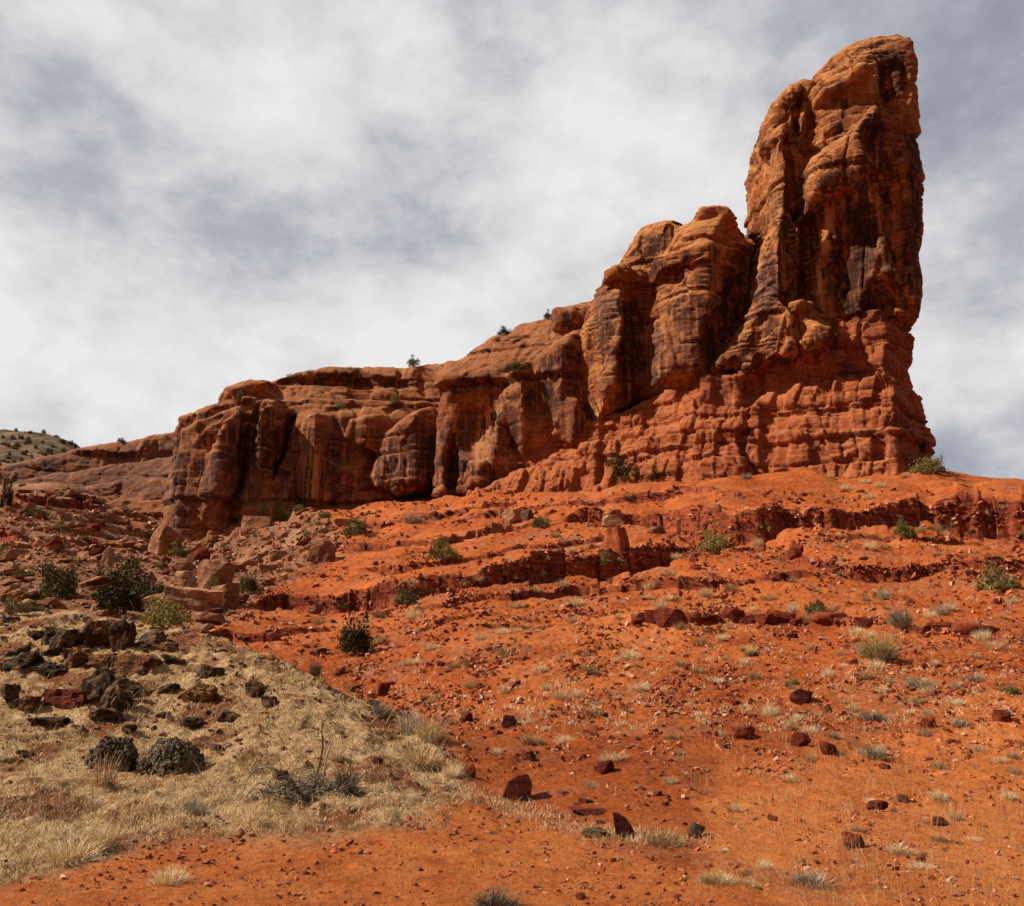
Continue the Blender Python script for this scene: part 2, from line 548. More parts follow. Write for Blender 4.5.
def g_pix(px, py):
    """where the ray through a pixel meets the ground"""
    s, v = pix_dir(px, py)
    s, v = float(s), float(v)
    i = int(np.clip(np.searchsorted(scol, s) - 1, 0, NS - 2))
    fa = (s - scol[i]) / (scol[i + 1] - scol[i])
    col = VT2[i] * (1 - fa) + VT2[i + 1] * fa
    hit = np.nonzero(col >= v)[0]
    j = int(hit[0]) if len(hit) else int(np.argmax(col[:np.searchsorted(Lrow, math.log(160))]))
    if j > 0 and len(hit):
        f = (v - col[j - 1]) / (col[j] - col[j - 1] + 1e-9)
        L = Lrow[j - 1] + f * (Lrow[j] - Lrow[j - 1])
    else:
        L = Lrow[j]
    x, y, z = g_at(np.array([s]), np.array([L]))
    return Vector((float(x[0]), float(y[0]), float(z[0])))


def g_xy(X, Y):
    return float(g_at(np.array([X / Y]), np.array([math.log(Y)]))[2][0])


def build_ground(mat):
    V = np.stack([X2, Y2, Z2], -1)
    # rows that carry the sheet under and behind the camera
    back = []
    for (yy, wid) in ((-2500, 4000), (-300, 700), (-40, 90), (-4, 8), (0.4, 3.0)):
        r = np.stack([scol / 1.45 * wid, np.full(NS, yy), np.zeros(NS)], -1)
        back.append(r[:, None])
    V = np.concatenate(back + [V], 1)
    nl = V.shape[1]
    idx = np.arange(NS * nl).reshape(NS, nl)
    F = np.stack([idx[:-1, :-1], idx[1:, :-1], idx[1:, 1:], idx[:-1, 1:]], -1).reshape(-1, 4)
    me = make_mesh('ground', V.reshape(-1, 3), F, mat)
    A = np.zeros((NS, nl, 4), np.float32)
    A[:, 5:, 0] = kn
    A[:, 5:, 1] = rub
    A[:, 5:, 2] = farm
    A[:, 5:, 3] = LEDGE_MASK * (1 - farm)
    add_attr(me, 'zones', A.reshape(-1, 4))
    Bm = np.zeros((NS, nl, 4), np.float32)
    wx_, wy_ = PX2 + 30 * pn1, PY2 + 14 * pn1
    Bm[:, 5:, 0] = np.maximum(pmask(wx_, wy_, [(-300, 880), (0, 880), (250, 838), (450, 808), (560, 822), (640, 860), (760, 900), (760, 1100), (-300, 1100)], 12),
                              pmask(wx_, wy_, [(720, 760), (860, 740), (1000, 700), (2600, 650), (2600, 1300), (820, 1100), (700, 840)], 24)) * (Y2 < 24)
    Bm[:, 5:, 1] = pmask(wx_, wy_, [(690, 800), (800, 790), (860, 840), (830, 890), (700, 850)], 14) + pmask(wx_, wy_, [(930, 800), (2600, 720), (2600, 1300), (900, 1100)], 20) + pmask(wx_, wy_, [(480, 700), (560, 620), (700, 580), (760, 620), (640, 700)], 20) * .4
    add_attr(me, 'bare', Bm.reshape(-1, 4))
    return tag(link('ground', me), kind='structure', label='red desert slope with a dry grassy knoll and thin rock ledges', category='ground')


def ground_material():
    m, t, b = new_mat('red_soil', 0.95, 0.1)
    geo = t.n('ShaderNodeNewGeometry')
    P = geo.outputs['Position']
    at = t.n('ShaderNodeAttribute', attribute_name='zones')
    sp = t.n('ShaderNodeSeparateColor')
    t.l(at.outputs['Color'], sp.inputs[0])
    R, G, B = sp.outputs
    A = at.outputs['Alpha']
    n1 = t.noise(P, 0.16, 6, .6)
    n2 = t.noise(P, 1.7, 6, .65)
    n3 = t.noise(P, 14.0, 5, .7)
    f = t.math('ADD', t.math('MULTIPLY', n1, .5), t.math('ADD', t.math('MULTIPLY', n2, .3), t.math('MULTIPLY', n3, .3)))
    red = t.ramp(f, [(.36, (.15, .025, .007)), (.47, (.32, .062, .012)), (.57, (.46, .105, .022)), (.70, (.58, .165, .045))])
    # small stones lying in the soil, pinkish and dark red
    vo = t.n('ShaderNodeTexVoronoi')
    vo.inputs['Scale'].default_value = 7.0
    t.l(P, vo.inputs['Vector'])
    stone = t.smooth(vo.outputs['Distance'], .34, .22)
    pick = t.n('ShaderNodeSeparateColor')
    t.l(vo.outputs['Color'], pick.inputs[0])
    stone = t.math('MULTIPLY', stone, t.smooth(t.math('ADD', pick.outputs[0], t.math('MULTIPLY', n2, .8)), 0.84, .98))
    scol_ = t.ramp(pick.outputs[1], [(0, (.12, .025, .012)), (.5, (.30, .08, .035)), (1, (.5, .23, .13))])
    red = t.mix(t.math('MULTIPLY', stone, .85), red, scol_)
    bt = t.n('ShaderNodeAttribute', attribute_name='bare')
    bs = t.n('ShaderNodeSeparateColor')
    t.l(bt.outputs['Color'], bs.inputs[0])
    wash = t.ramp(t.math('ADD', t.math('MULTIPLY', n2, .5), t.math('MULTIPLY', n3, .5)), [(.36, (.46, .105, .022)), (.5, (.72, .20, .045)), (.66, (.86, .32, .10))])
    dusty = t.smooth(t.noise(P, .35, 5, .6), .50, .62)
    red = t.mix(t.math('MULTIPLY', dusty, .35), red, (.42, .17, .08, 1))
    red = t.mix(t.math('MULTIPLY', bs.outputs[0], .8), red, wash)
    red = t.mix(t.math('MULTIPLY', bs.outputs[1], .6, clamp=True), red, t.mix(n3, (.70, .18, .036, 1), (.90, .33, .10, 1)))
    ledge = t.ramp(t.math('ADD', t.math('MULTIPLY', n2, .7), t.math('MULTIPLY', n3, .35)), [(.36, (.11, .019, .009)), (.48, (.26, .048, .018)), (.62, (.42, .10, .040))])
    lb = t.noise(t.scale(P, (.3, .3, 4.5)), 1.0, 5, .7)
    ledge = t.mix(t.math('MULTIPLY', t.smooth(lb, .50, .42), .7), ledge, (.06, .012, .006, 1))
    ledge = t.mix(t.math('MULTIPLY', t.smooth(t.noise(t.scale(P, (2.2, 2.2, .25)), 1.0, 4, .6), .46, .40), .8), ledge, (.05, .010, .005, 1))
    tan = t.ramp(t.math('ADD', t.math('MULTIPLY', n2, .55), t.math('MULTIPLY', n3, .5)), [(.36, (.24, .105, .040)), (.48, (.50, .29, .13)), (.6, (.70, .46, .23)), (.72, (.80, .58, .33))])
    tan = t.mix(t.smooth(t.noise(P, .9, 5, .6), .50, .60), tan, t.mix(.62, red, (.17, .085, .042, 1)))
    rubc = t.ramp(f, [(.36, (.085, .028, .012)), (.48, (.20, .080, .038)), (.58, (.33, .15, .075)), (.70, (.46, .26, .14))])
    farc = t.ramp(t.noise(P, .12, 6, .7), [(.36, (.03, .022, .011)), (.47, (.12, .072, .038)), (.62, (.25, .15, .085))])
    c = t.mix(G, red, rubc)
    c = t.mix(A, c, ledge)
    c = t.mix(R, c, tan)
    c = t.mix(B, c, farc)
    t.l(c, b.inputs['Base Color'])
    grit = t.math('ADD', t.math('MULTIPLY', t.noise(P, 60.0, 3, .8), .5), t.math('MULTIPLY', t.noise(P, 11.0, 5, .8), .5))
    c = t.mix(t.math('MULTIPLY', t.smooth(grit, .48, .38), .75), c, t.mix(.75, c, (.05, .015, .008, 1)))
    c = t.mix(t.math('MULTIPLY', t.smooth(grit, .55, .64), .35), c, (.80, .42, .22, 1))
    t.l(c, b.inputs['Base Color'])
    h = t.math('ADD', t.math('MULTIPLY', t.noise(P, 3.0, 8, .7), 1.0), t.math('MULTIPLY', stone, .12))
    n0 = bump(t, b, h, .8, .11)
    bump(t, b, t.noise(P, 24.0, 6, .8), .7, .035, n0)
    return m


# ------------------------------------------------------------------ sandstone butte
def surface_nets(F, origin, h):
    nx, ny, nz = F.shape
    ins = F < 0
    c = np.zeros((nx - 1, ny - 1, nz - 1), np.int8)
    for a in (0, 1):
        for b in (0, 1):
            for k in (0, 1):
                c += ins[a:nx - 1 + a, b:ny - 1 + b, k:nz - 1 + k]
    act = (c > 0) & (c < 8)
    idx = np.full(act.shape, -1, np.int32)
    I, J, K = np.nonzero(act)
    idx[I, J, K] = np.arange(len(I))
    corner = {}
    for a in (0, 1):
        for b in (0, 1):
            for k in (0, 1):
                corner[(a, b, k)] = F[I + a, J + b, K + k]
    acc = np.zeros((len(I), 3)); cnt = np.zeros(len(I))
    for ax in range(3):
        for u in (0, 1):
            for w in (0, 1):
                p0 = [u, w]; p0.insert(ax, 0); p1 = [u, w]; p1.insert(ax, 1)
                f0, f1 = corner[tuple(p0)], corner[tuple(p1)]
                cr = (f0 < 0) != (f1 < 0)
                t = np.where(cr, f0 / np.where(cr, f0 - f1, 1), 0)
                for d_ in range(3):
                    acc[:, d_] += np.where(cr, p0[d_] + (t if d_ == ax else 0), 0)
                cnt += cr
    V = (np.stack([I, J, K], 1) + acc / cnt[:, None]) * h + np.asarray(origin)
    faces = []
    for ax in range(3):
        sl0 = [slice(1, -1)] * 3; sl1 = [slice(1, -1)] * 3
        sl0[ax] = slice(0, -1); sl1[ax] = slice(1, None)
        a_, b_ = ins[tuple(sl0)], ins[tuple(sl1)]
        e = np.nonzero(a_ != b_)
        inward = a_[e]
        g = [e[0] + (ax != 0), e[1] + (ax != 1), e[2] + (ax != 2)]
        o1, o2 = [(1, 2), (2, 0), (0, 1)][ax]
        quad = []
        for (p, q) in ((-1, -1), (0, -1), (0, 0), (-1, 0)):
            cc = [g[0].copy(), g[1].copy(), g[2].copy()]
            cc[o1] = cc[o1] + p
            cc[o2] = cc[o2] + q
            quad.append(idx[cc[0], cc[1], cc[2]])
        quad = np.stack(quad, 1)
        quad[~inward] = quad[~inward][:, ::-1]
        faces.append(quad)
    F_ = np.concatenate(faces)
    F_ = F_[(F_ >= 0).all(1)]
    return V, F_


def vnormals(V, Fq):
    a = V[Fq[:, 2]] - V[Fq[:, 0]]
    b = V[Fq[:, 3]] - V[Fq[:, 1]]
    n = np.cross(a, b)
    N = np.zeros_like(V)
    for k in range(4):
        for c_ in range(3):
            N[:, c_] += np.bincount(Fq[:, k], n[:, c_], len(V))
    return N / (np.linalg.norm(N, axis=1, keepdims=True) + 1e-12)


def vsmooth(V, Fq, it=1):
    for _ in range(it):
        S = np.zeros_like(V); C = np.zeros(len(V))
        for k in range(4):
            nb = Fq[:, (k + 1) % 4]
            for c_ in range(3):
                S[:, c_] += np.bincount(Fq[:, k], V[nb, c_], len(V))
            C += np.bincount(Fq[:, k], minlength=len(V))
        V = 0.5 * V + 0.5 * S / np.maximum(C, 1)[:, None]
    return V


def smin(a, b, k):
    h_ = np.clip(0.5 + 0.5 * (b - a) / k, 0, 1)
    return b + (a - b) * h_ - k * h_ * (1 - h_)


def build_rock(name, pieces, carves, lo, hi, h, blend=0.5):
    """pieces: dict(p=photo outline, D=reference depth, T=thickness, r=rounding, f=[(x0,y0,D0,ax,ay)...] front planes)"""
    xs = np.arange(lo[0], hi[0], h); ys = np.arange(lo[1], hi[1], h); zs = np.arange(lo[2], hi[2], h)
    F = np.full((len(xs), len(ys), len(zs)), 3.0, np.float32)
    XX, ZZ = np.meshgrid(xs, zs, indexing='ij')
    for pc in pieces:
        D = pc['D']
        Dm = D + pc.get('mid', 2.0)
        P = np.array(pc['p'], float)
        r = pc['r']
        vf = np.full(len(P), -1e9)
        for (x0, y0, D0, ax, ay) in pc['f']:
            vf = np.maximum(vf, D0 + ax * (P[:, 0] - x0) + ay * (P[:, 1] - y0))
        wx, _, wz = pix_world(P[:, 0], P[:, 1], vf + .75 * r + .3)
        Dm = float(vf.mean()) + r * .5
        bx = (xs > wx.min() - 2.5) & (xs < wx.max() + 2.5)
        bz = (zs > wz.min() - 2.5) & (zs < wz.max() + 2.5)
        if not bx.any() or not bz.any():
            continue
        i0, i1 = np.nonzero(bx)[0][[0, -1]]; k0, k1 = np.nonzero(bz)[0][[0, -1]]
        X_, Z_ = XX[i0:i1 + 1, k0:k1 + 1], ZZ[i0:i1 + 1, k0:k1 + 1]
        wob = 0.20 * fbm(X_ / 2.6, Z_ / 2.6, D * .37, 3, .55, seed=60)
        d2 = poly_sdf(X_, Z_, np.stack([wx, wz], 1)) + wob * pc.get('wob', 1.0)
        px, py = to_pix(X_, np.full_like(X_, Dm), Z_)
        yf = np.full(X_.shape, -1e9)
        for (x0, y0, D0, ax, ay) in pc['f']:
            yf = np.maximum(yf, D0 + ax * (px - x0) + ay * (py - y0))
        yf = yf + .55 * pc.get('rough', .5) * fbm(X_ / 6, Z_ / 6, D * .21, 3, .5, seed=71)
        yb = yf.min() + pc['T'] if pc.get('flatback') else yf + pc['T']
        ym, hh = (yf + yb) / 2, np.maximum((yb - yf) / 2, .5)
        rr = np.minimum(r, hh)
        w1 = d2 + rr
        j0 = max(0, int((yf.min() - 2.5 - lo[1]) / h)); j1 = min(len(ys) - 1, int((np.max(yb) + 2.5 - lo[1]) / h))
        Yv = ys[j0:j1 + 1][None, :, None]
        w2 = np.abs(Yv - ym[:, None, :]) - (hh - rr)[:, None, :]
        w1 = w1[:, None, :]
        dd = np.minimum(np.maximum(w1, w2), 0) + np.sqrt(np.maximum(w1, 0) ** 2 + np.maximum(w2, 0) ** 2) - rr[:, None, :]
        sub = F[i0:i1 + 1, j0:j1 + 1, k0:k1 + 1]
        F[i0:i1 + 1, j0:j1 + 1, k0:k1 + 1] = smin(sub, dd.astype(np.float32), pc.get('blend', blend))
    for (cx_, cy_, cD, rx, ry, rz, tilt) in carves:
        x0, y0, z0 = [float(q) for q in pix_world(cx_, cy_, cD)]
        R_ = max(rx, ry, rz) + 2
        i0, i1 = [int(np.clip((x0 + q - lo[0]) / h, 0, len(xs))) for q in (-R_, R_)]
        j0, j1 = [int(np.clip((y0 + q - lo[1]) / h, 0, len(ys))) for q in (-R_, R_)]
        k0, k1 = [int(np.clip((z0 + q - lo[2]) / h, 0, len(zs))) for q in (-R_, R_)]
        if i1 <= i0 or j1 <= j0 or k1 <= k0:
            continue
        a, b_, c_ = np.meshgrid(xs[i0:i1] - x0, ys[j0:j1] - y0, zs[k0:k1] - z0, indexing='ij')
        ct, st = math.cos(tilt), math.sin(tilt)
        a2, c2 = a * ct - c_ * st, a * st + c_ * ct
        e = (np.sqrt((a2 / rx) ** 2 + (b_ / ry) ** 2 + (c2 / rz) ** 2) - 1) * min(rx, ry, rz)
        e = e + 0.25 * pnoise(a / 1.5 + cx_, b_ / 1.5, c_ / 1.5, 5)
        F[i0:i1, j0:j1, k0:k1] = -smin(-F[i0:i1, j0:j1, k0:k1], e.astype(np.float32), .35)
    F[[0, -1]] = 3; F[:, [0, -1]] = 3; F[:, :, [0, -1]] = 3
    V, Q = surface_nets(F, lo, h)
    V = vsmooth(V, Q, 1)
    return V, Q


def cell_steps(x, y, z, sx, sz, seed, soft=.05):
    """flat-faced patches with crisp borders, like faces left where slabs broke away"""
    w1 = .35 * pnoise(x / (sx * .8), y / (sx * .8), z / sz, 133 + seed)
    f1, f2, cid = worley(x / sx + w1, y / sx + w1, z / sz + .4 * w1, seed)
    return _GR[cid, 0] * sstep(0, soft, f2 - f1), f2 - f1


def rock_detail(V, Q, strata=.2, crackd=.45, flute=.10, lump=.15, fine=.06, blocks=0.0, bz=1.7, bh=3.2, scar=.4, lips=()):
    N = vnormals(vsmooth(V, Q, 3), Q)
    x, y, z = V.T
    steep = np.clip(1.15 - np.abs(N[:, 2]), 0, 1)
    d_ = lump * fbm(x / 8.0, y / 8.0, z / 10.0, 2, .4, seed=101)
    warp = .8 * fbm(x / 14, y / 14, z / 12, 2, .5, seed=103)
    t = z + warp + 0.04 * x
    lay2 = pnoise(x / 60, y / 60, t / 3.2, 106)
    lay3 = pnoise(x / 40, y / 40, t / .62, 105)
    where = sstep(-.1, .5, pnoise(x / 8, y / 8, z / 6, 131))
    d_ += strata * np.tanh(5 * lay2) * steep
    d_ += strata * .55 * np.tanh(4 * lay3) * where
    for q, (fz, wd) in enumerate(((3.1, .022), (1.5, .018), (.8, .03))):
        cr = np.abs(pnoise(x / 60, y / 60, t / fz, 107 + q))
        gate = sstep(-.2, .1, pnoise(x / 8, y / 8, z / 6, 140 + q))
        d_ -= np.exp(-(cr / wd) ** 2) * crackd * (1, .6, .35)[q] * gate * steep
    # overhanging lips at traced heights: bulge above, undercut below
    for (lpx, lpy, lD, amp) in lips:
        lz = float(pix_world(lpx, lpy, lD)[2])
        u = z - lz + .35 * pnoise(x / 5, y / 5, z / 8, 160) + .15 * warp
        g = .55 + .6 * sstep(-.3, .3, pnoise(x / 7, y / 7, z / 20, int(lpy) % 50))
        d_ += amp * g * steep * np.where(u > 0, .55 * np.exp(-u / 1.6), -.9 * np.exp(u / .55)) * sstep(0, .12, np.abs(u) + .06)
    fl = ridged(x / 3.4, y / 3.4, z / 24, 2, .4, seed=110)
    d_ += flute * (fl - .6) * .5 * steep
    jc = np.abs(pnoise(x / 5.5 + .1 * warp, y / 5.5, z / 40, 111))
    d_ -= crackd * .9 * np.exp(-(jc / .016) ** 2) * steep * sstep(-.1, .2, pnoise(x / 9, y / 9, z / 9, 150))
    c1, e1 = cell_steps(x, y, z, 4.2, 10.0, 9, .03)
    d_ += scar * c1 * steep
    c2, e2 = cell_steps(x, y, z, 1.9, 4.6, 19, .05)
    d_ += scar * .42 * c2 * steep * sstep(-.2, .3, pnoise(x / 6, y / 6, z / 6, 170))
    c3, e3 = cell_steps(x, y, z, .9, 1.1, 29, .10)
    d_ += scar * .16 * c3
    d_ += fine * ridged(x / 1.2, y / 1.2, z / .6, 4, .55, seed=120) * .6
    if blocks:
        tb = t / bh + .30 * pnoise(x / 12, y / 12, z / 3.4, 121)
        row = np.floor(tb).astype(np.int32)
        fr = tb - row
        u = (x * .83 - y * .55) / bz * (.75 + .6 * np.abs(_GR[(row * 19) & 4095, 1])) + .9 * pnoise(x / 6, y / 6, z / 12, 126) + .35 * pnoise(x / 3, y / 3, z / 3, 122) + _GR[(row * 57) & 4095, 0] * 3
        cu = np.floor(u).astype(np.int32)
        fu = u - cu
        rnd = _GR[(row * 131 + cu * 977) & 4095, 1]
        d_ += blocks * rnd * .75
        d_ -= blocks * .50 * np.exp(-((np.minimum(fr, 1 - fr) * bh) / .11) ** 2) * sstep(-.35, .15, pnoise(x / 5, y / 5, z / 3, 127))
        d_ -= blocks * .5 * np.exp(-((np.minimum(fu, 1 - fu) * bz) / .11) ** 2) * sstep(-.15, .25, rnd + .5 * pnoise(x / 2, y / 2, z / 1.2, 128))
        # a second, finer set of joints inside the bigger blocks
        tb2 = t / 1.05 + .2 * pnoise(x / 4, y / 4, z / 4, 123)
        r2 = np.floor(tb2).astype(np.int32); f2_ = tb2 - r2
        u2 = (x * .83 - y * .55) / .8 + _GR[(r2 * 91) & 4095, 0] * 2 + .3 * pnoise(x / 1.5, y / 1.5, z / 1.5, 124)
        c2_ = np.floor(u2).astype(np.int32)
        q2 = _GR[(r2 * 31 + c2_ * 577) & 4095, 2]
        d_ += blocks * .40 * q2 * sstep(-.4, .4, pnoise(x / 4, y / 4, z / 3, 125))
    return V + N * d_[:, None]


STAIN_SHADE = [  # near-black patches: desert varnish plus painted shade of alcove, clefts and turned-away faces
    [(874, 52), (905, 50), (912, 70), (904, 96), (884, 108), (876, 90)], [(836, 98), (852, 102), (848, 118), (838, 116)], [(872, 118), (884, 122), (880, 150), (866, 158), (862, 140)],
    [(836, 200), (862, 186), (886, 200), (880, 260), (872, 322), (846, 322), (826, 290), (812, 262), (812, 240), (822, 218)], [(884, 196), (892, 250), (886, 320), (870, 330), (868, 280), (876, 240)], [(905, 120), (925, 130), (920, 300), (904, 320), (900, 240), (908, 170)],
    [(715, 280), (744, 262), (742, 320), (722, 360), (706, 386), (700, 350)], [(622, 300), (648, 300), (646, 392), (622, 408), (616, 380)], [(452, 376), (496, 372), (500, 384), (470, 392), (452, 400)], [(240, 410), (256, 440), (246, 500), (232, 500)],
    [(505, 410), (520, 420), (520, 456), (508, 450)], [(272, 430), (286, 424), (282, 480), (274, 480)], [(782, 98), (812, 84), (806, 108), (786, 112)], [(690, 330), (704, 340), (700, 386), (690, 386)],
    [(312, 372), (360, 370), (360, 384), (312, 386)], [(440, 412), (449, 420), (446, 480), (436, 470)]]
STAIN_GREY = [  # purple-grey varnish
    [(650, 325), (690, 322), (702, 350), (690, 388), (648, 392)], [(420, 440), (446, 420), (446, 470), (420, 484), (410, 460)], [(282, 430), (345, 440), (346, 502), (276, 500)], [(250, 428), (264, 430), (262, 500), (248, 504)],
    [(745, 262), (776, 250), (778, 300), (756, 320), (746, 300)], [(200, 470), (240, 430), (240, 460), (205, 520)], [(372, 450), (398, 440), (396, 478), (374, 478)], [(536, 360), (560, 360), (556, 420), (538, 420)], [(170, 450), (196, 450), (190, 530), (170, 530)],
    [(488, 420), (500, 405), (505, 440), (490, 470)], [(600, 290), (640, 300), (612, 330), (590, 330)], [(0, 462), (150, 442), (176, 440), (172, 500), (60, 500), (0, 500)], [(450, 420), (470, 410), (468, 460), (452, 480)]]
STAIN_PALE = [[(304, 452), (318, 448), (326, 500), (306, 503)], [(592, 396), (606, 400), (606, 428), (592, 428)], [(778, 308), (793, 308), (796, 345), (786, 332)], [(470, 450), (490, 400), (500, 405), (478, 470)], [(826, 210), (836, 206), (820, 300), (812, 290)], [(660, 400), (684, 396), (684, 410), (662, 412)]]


def stain_shade_attr(me, V):
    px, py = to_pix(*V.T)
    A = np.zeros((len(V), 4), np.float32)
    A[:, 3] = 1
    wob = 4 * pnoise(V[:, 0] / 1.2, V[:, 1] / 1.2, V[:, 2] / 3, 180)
    for ch, polys in enumerate((STAIN_SHADE, STAIN_GREY, STAIN_PALE)):
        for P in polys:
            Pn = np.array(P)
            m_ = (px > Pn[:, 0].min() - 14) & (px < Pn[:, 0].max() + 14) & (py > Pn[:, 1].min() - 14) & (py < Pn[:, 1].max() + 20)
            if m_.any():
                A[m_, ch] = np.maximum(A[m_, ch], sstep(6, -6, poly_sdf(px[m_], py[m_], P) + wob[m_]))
    add_attr(me, 'stain_shade', A)  # red channel mixes varnish with painted shade


def rock_material(name, c_dark, c_mid, c_lite, c_dust, varnish=.6, streaks=.5, beds=.6):
    m, t, b = new_mat(name, .9, .18)
    geo = t.n('ShaderNodeNewGeometry')
    P = geo.outputs['Position']
    nz = t.n('ShaderNodeSeparateXYZ')
    t.l(geo.outputs['Normal'], nz.inputs[0])
    up = nz.outputs[2]
    at = t.n('ShaderNodeAttribute', attribute_name='stain_shade')
    sp = t.n('ShaderNodeSeparateColor')
    t.l(at.outputs['Color'], sp.inputs[0])
    n1 = t.noise(P, .13, 6, .6)
    n2 = t.noise(P, .9, 8, .7)
    n3 = t.noise(P, 5.0, 6, .75)
    bed = t.noise(t.scale(P, (.04, .04, 1.7)), 1.0, 7, .7, .2)
    fine_bed = t.noise(t.scale(P, (.18, .18, 7.0)), 1.0, 5, .7, .3)
    f = t.math('ADD', t.math('ADD', t.math('MULTIPLY', n1, .25), t.math('MULTIPLY', n2, .32)), t.math('ADD', t.math('MULTIPLY', n3, .22), t.math('MULTIPLY', bed, .28)))
    c = t.ramp(f, [(.42, c_dark), (.52, c_mid), (.62, c_lite)])
    c = t.mix(t.math('MULTIPLY', t.smooth(up, .15, .75), .65), c, t.mix(n3, c_dust, c_lite))
    line = t.smooth(t.math('ABSOLUTE', t.math('SUBTRACT', fine_bed, .5)), .030, .008)
    line = t.math('MULTIPLY', line, t.smooth(t.noise(P, .35, 4, .6), .46, .60))
    c = t.mix(t.math('MULTIPLY', line, beds), c, (.05, .014, .008, 1))
    st = t.noise(t.scale(P, (.42, .42, .045)), 1.0, 6, .66)
    stf = t.noise(t.scale(P, (1.9, 1.9, .06)), 1.0, 6, .65)
    drip = t.math('ADD', t.math('MULTIPLY', st, .6), t.math('MULTIPLY', stf, .45))
    wall = t.smooth(up, .40, -.05)
    vbig = t.smooth(t.noise(P, .09, 4, .5), .66, .44)
    vm = t.math('MULTIPLY', t.math('MULTIPLY', t.smooth(drip, .60, .50), wall), vbig)
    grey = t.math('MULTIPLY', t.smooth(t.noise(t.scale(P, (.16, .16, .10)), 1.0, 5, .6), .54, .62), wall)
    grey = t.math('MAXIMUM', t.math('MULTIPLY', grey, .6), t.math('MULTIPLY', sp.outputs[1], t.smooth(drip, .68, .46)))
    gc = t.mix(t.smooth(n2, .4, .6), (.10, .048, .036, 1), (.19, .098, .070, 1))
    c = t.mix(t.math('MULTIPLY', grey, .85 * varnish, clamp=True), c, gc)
    vm = t.math('MAXIMUM', t.math('MULTIPLY', vm, .9), t.math('MULTIPLY', sp.outputs[0], t.smooth(t.math('ADD', t.math('MULTIPLY', drip, .8), t.math('MULTIPLY', n2, .3)), .70, .52)))  # dark patches join the varnish, shade painted in with them
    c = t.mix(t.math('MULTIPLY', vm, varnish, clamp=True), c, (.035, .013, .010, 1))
    sm = t.math('MULTIPLY', t.smooth(stf, .58, .68), wall)
    sm = t.math('MAXIMUM', t.math('MULTIPLY', sm, streaks * .7), t.math('MULTIPLY', sp.outputs[2], t.smooth(stf, .40, .55)))
    c = t.mix(sm, c, c_lite)
    t.l(c, b.inputs['Base Color'])
    h = t.math('ADD', t.math('MULTIPLY', n2, .8), t.math('ADD', t.math('MULTIPLY', fine_bed, .5), t.math('MULTIPLY', bed, .4)))
    n0 = bump(t, b, h, .8, .45)
    bump(t, b, n3, .7, .14, n0)
    return m


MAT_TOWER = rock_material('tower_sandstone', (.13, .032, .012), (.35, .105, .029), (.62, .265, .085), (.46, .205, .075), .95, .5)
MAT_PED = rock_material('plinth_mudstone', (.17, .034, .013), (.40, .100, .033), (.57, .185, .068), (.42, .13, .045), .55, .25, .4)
MAT_CLIFF = rock_material('cliff_sandstone', (.11, .028, .012), (.30, .092, .032), (.56, .24, .095), (.26, .080, .030), .95, .6, .35)

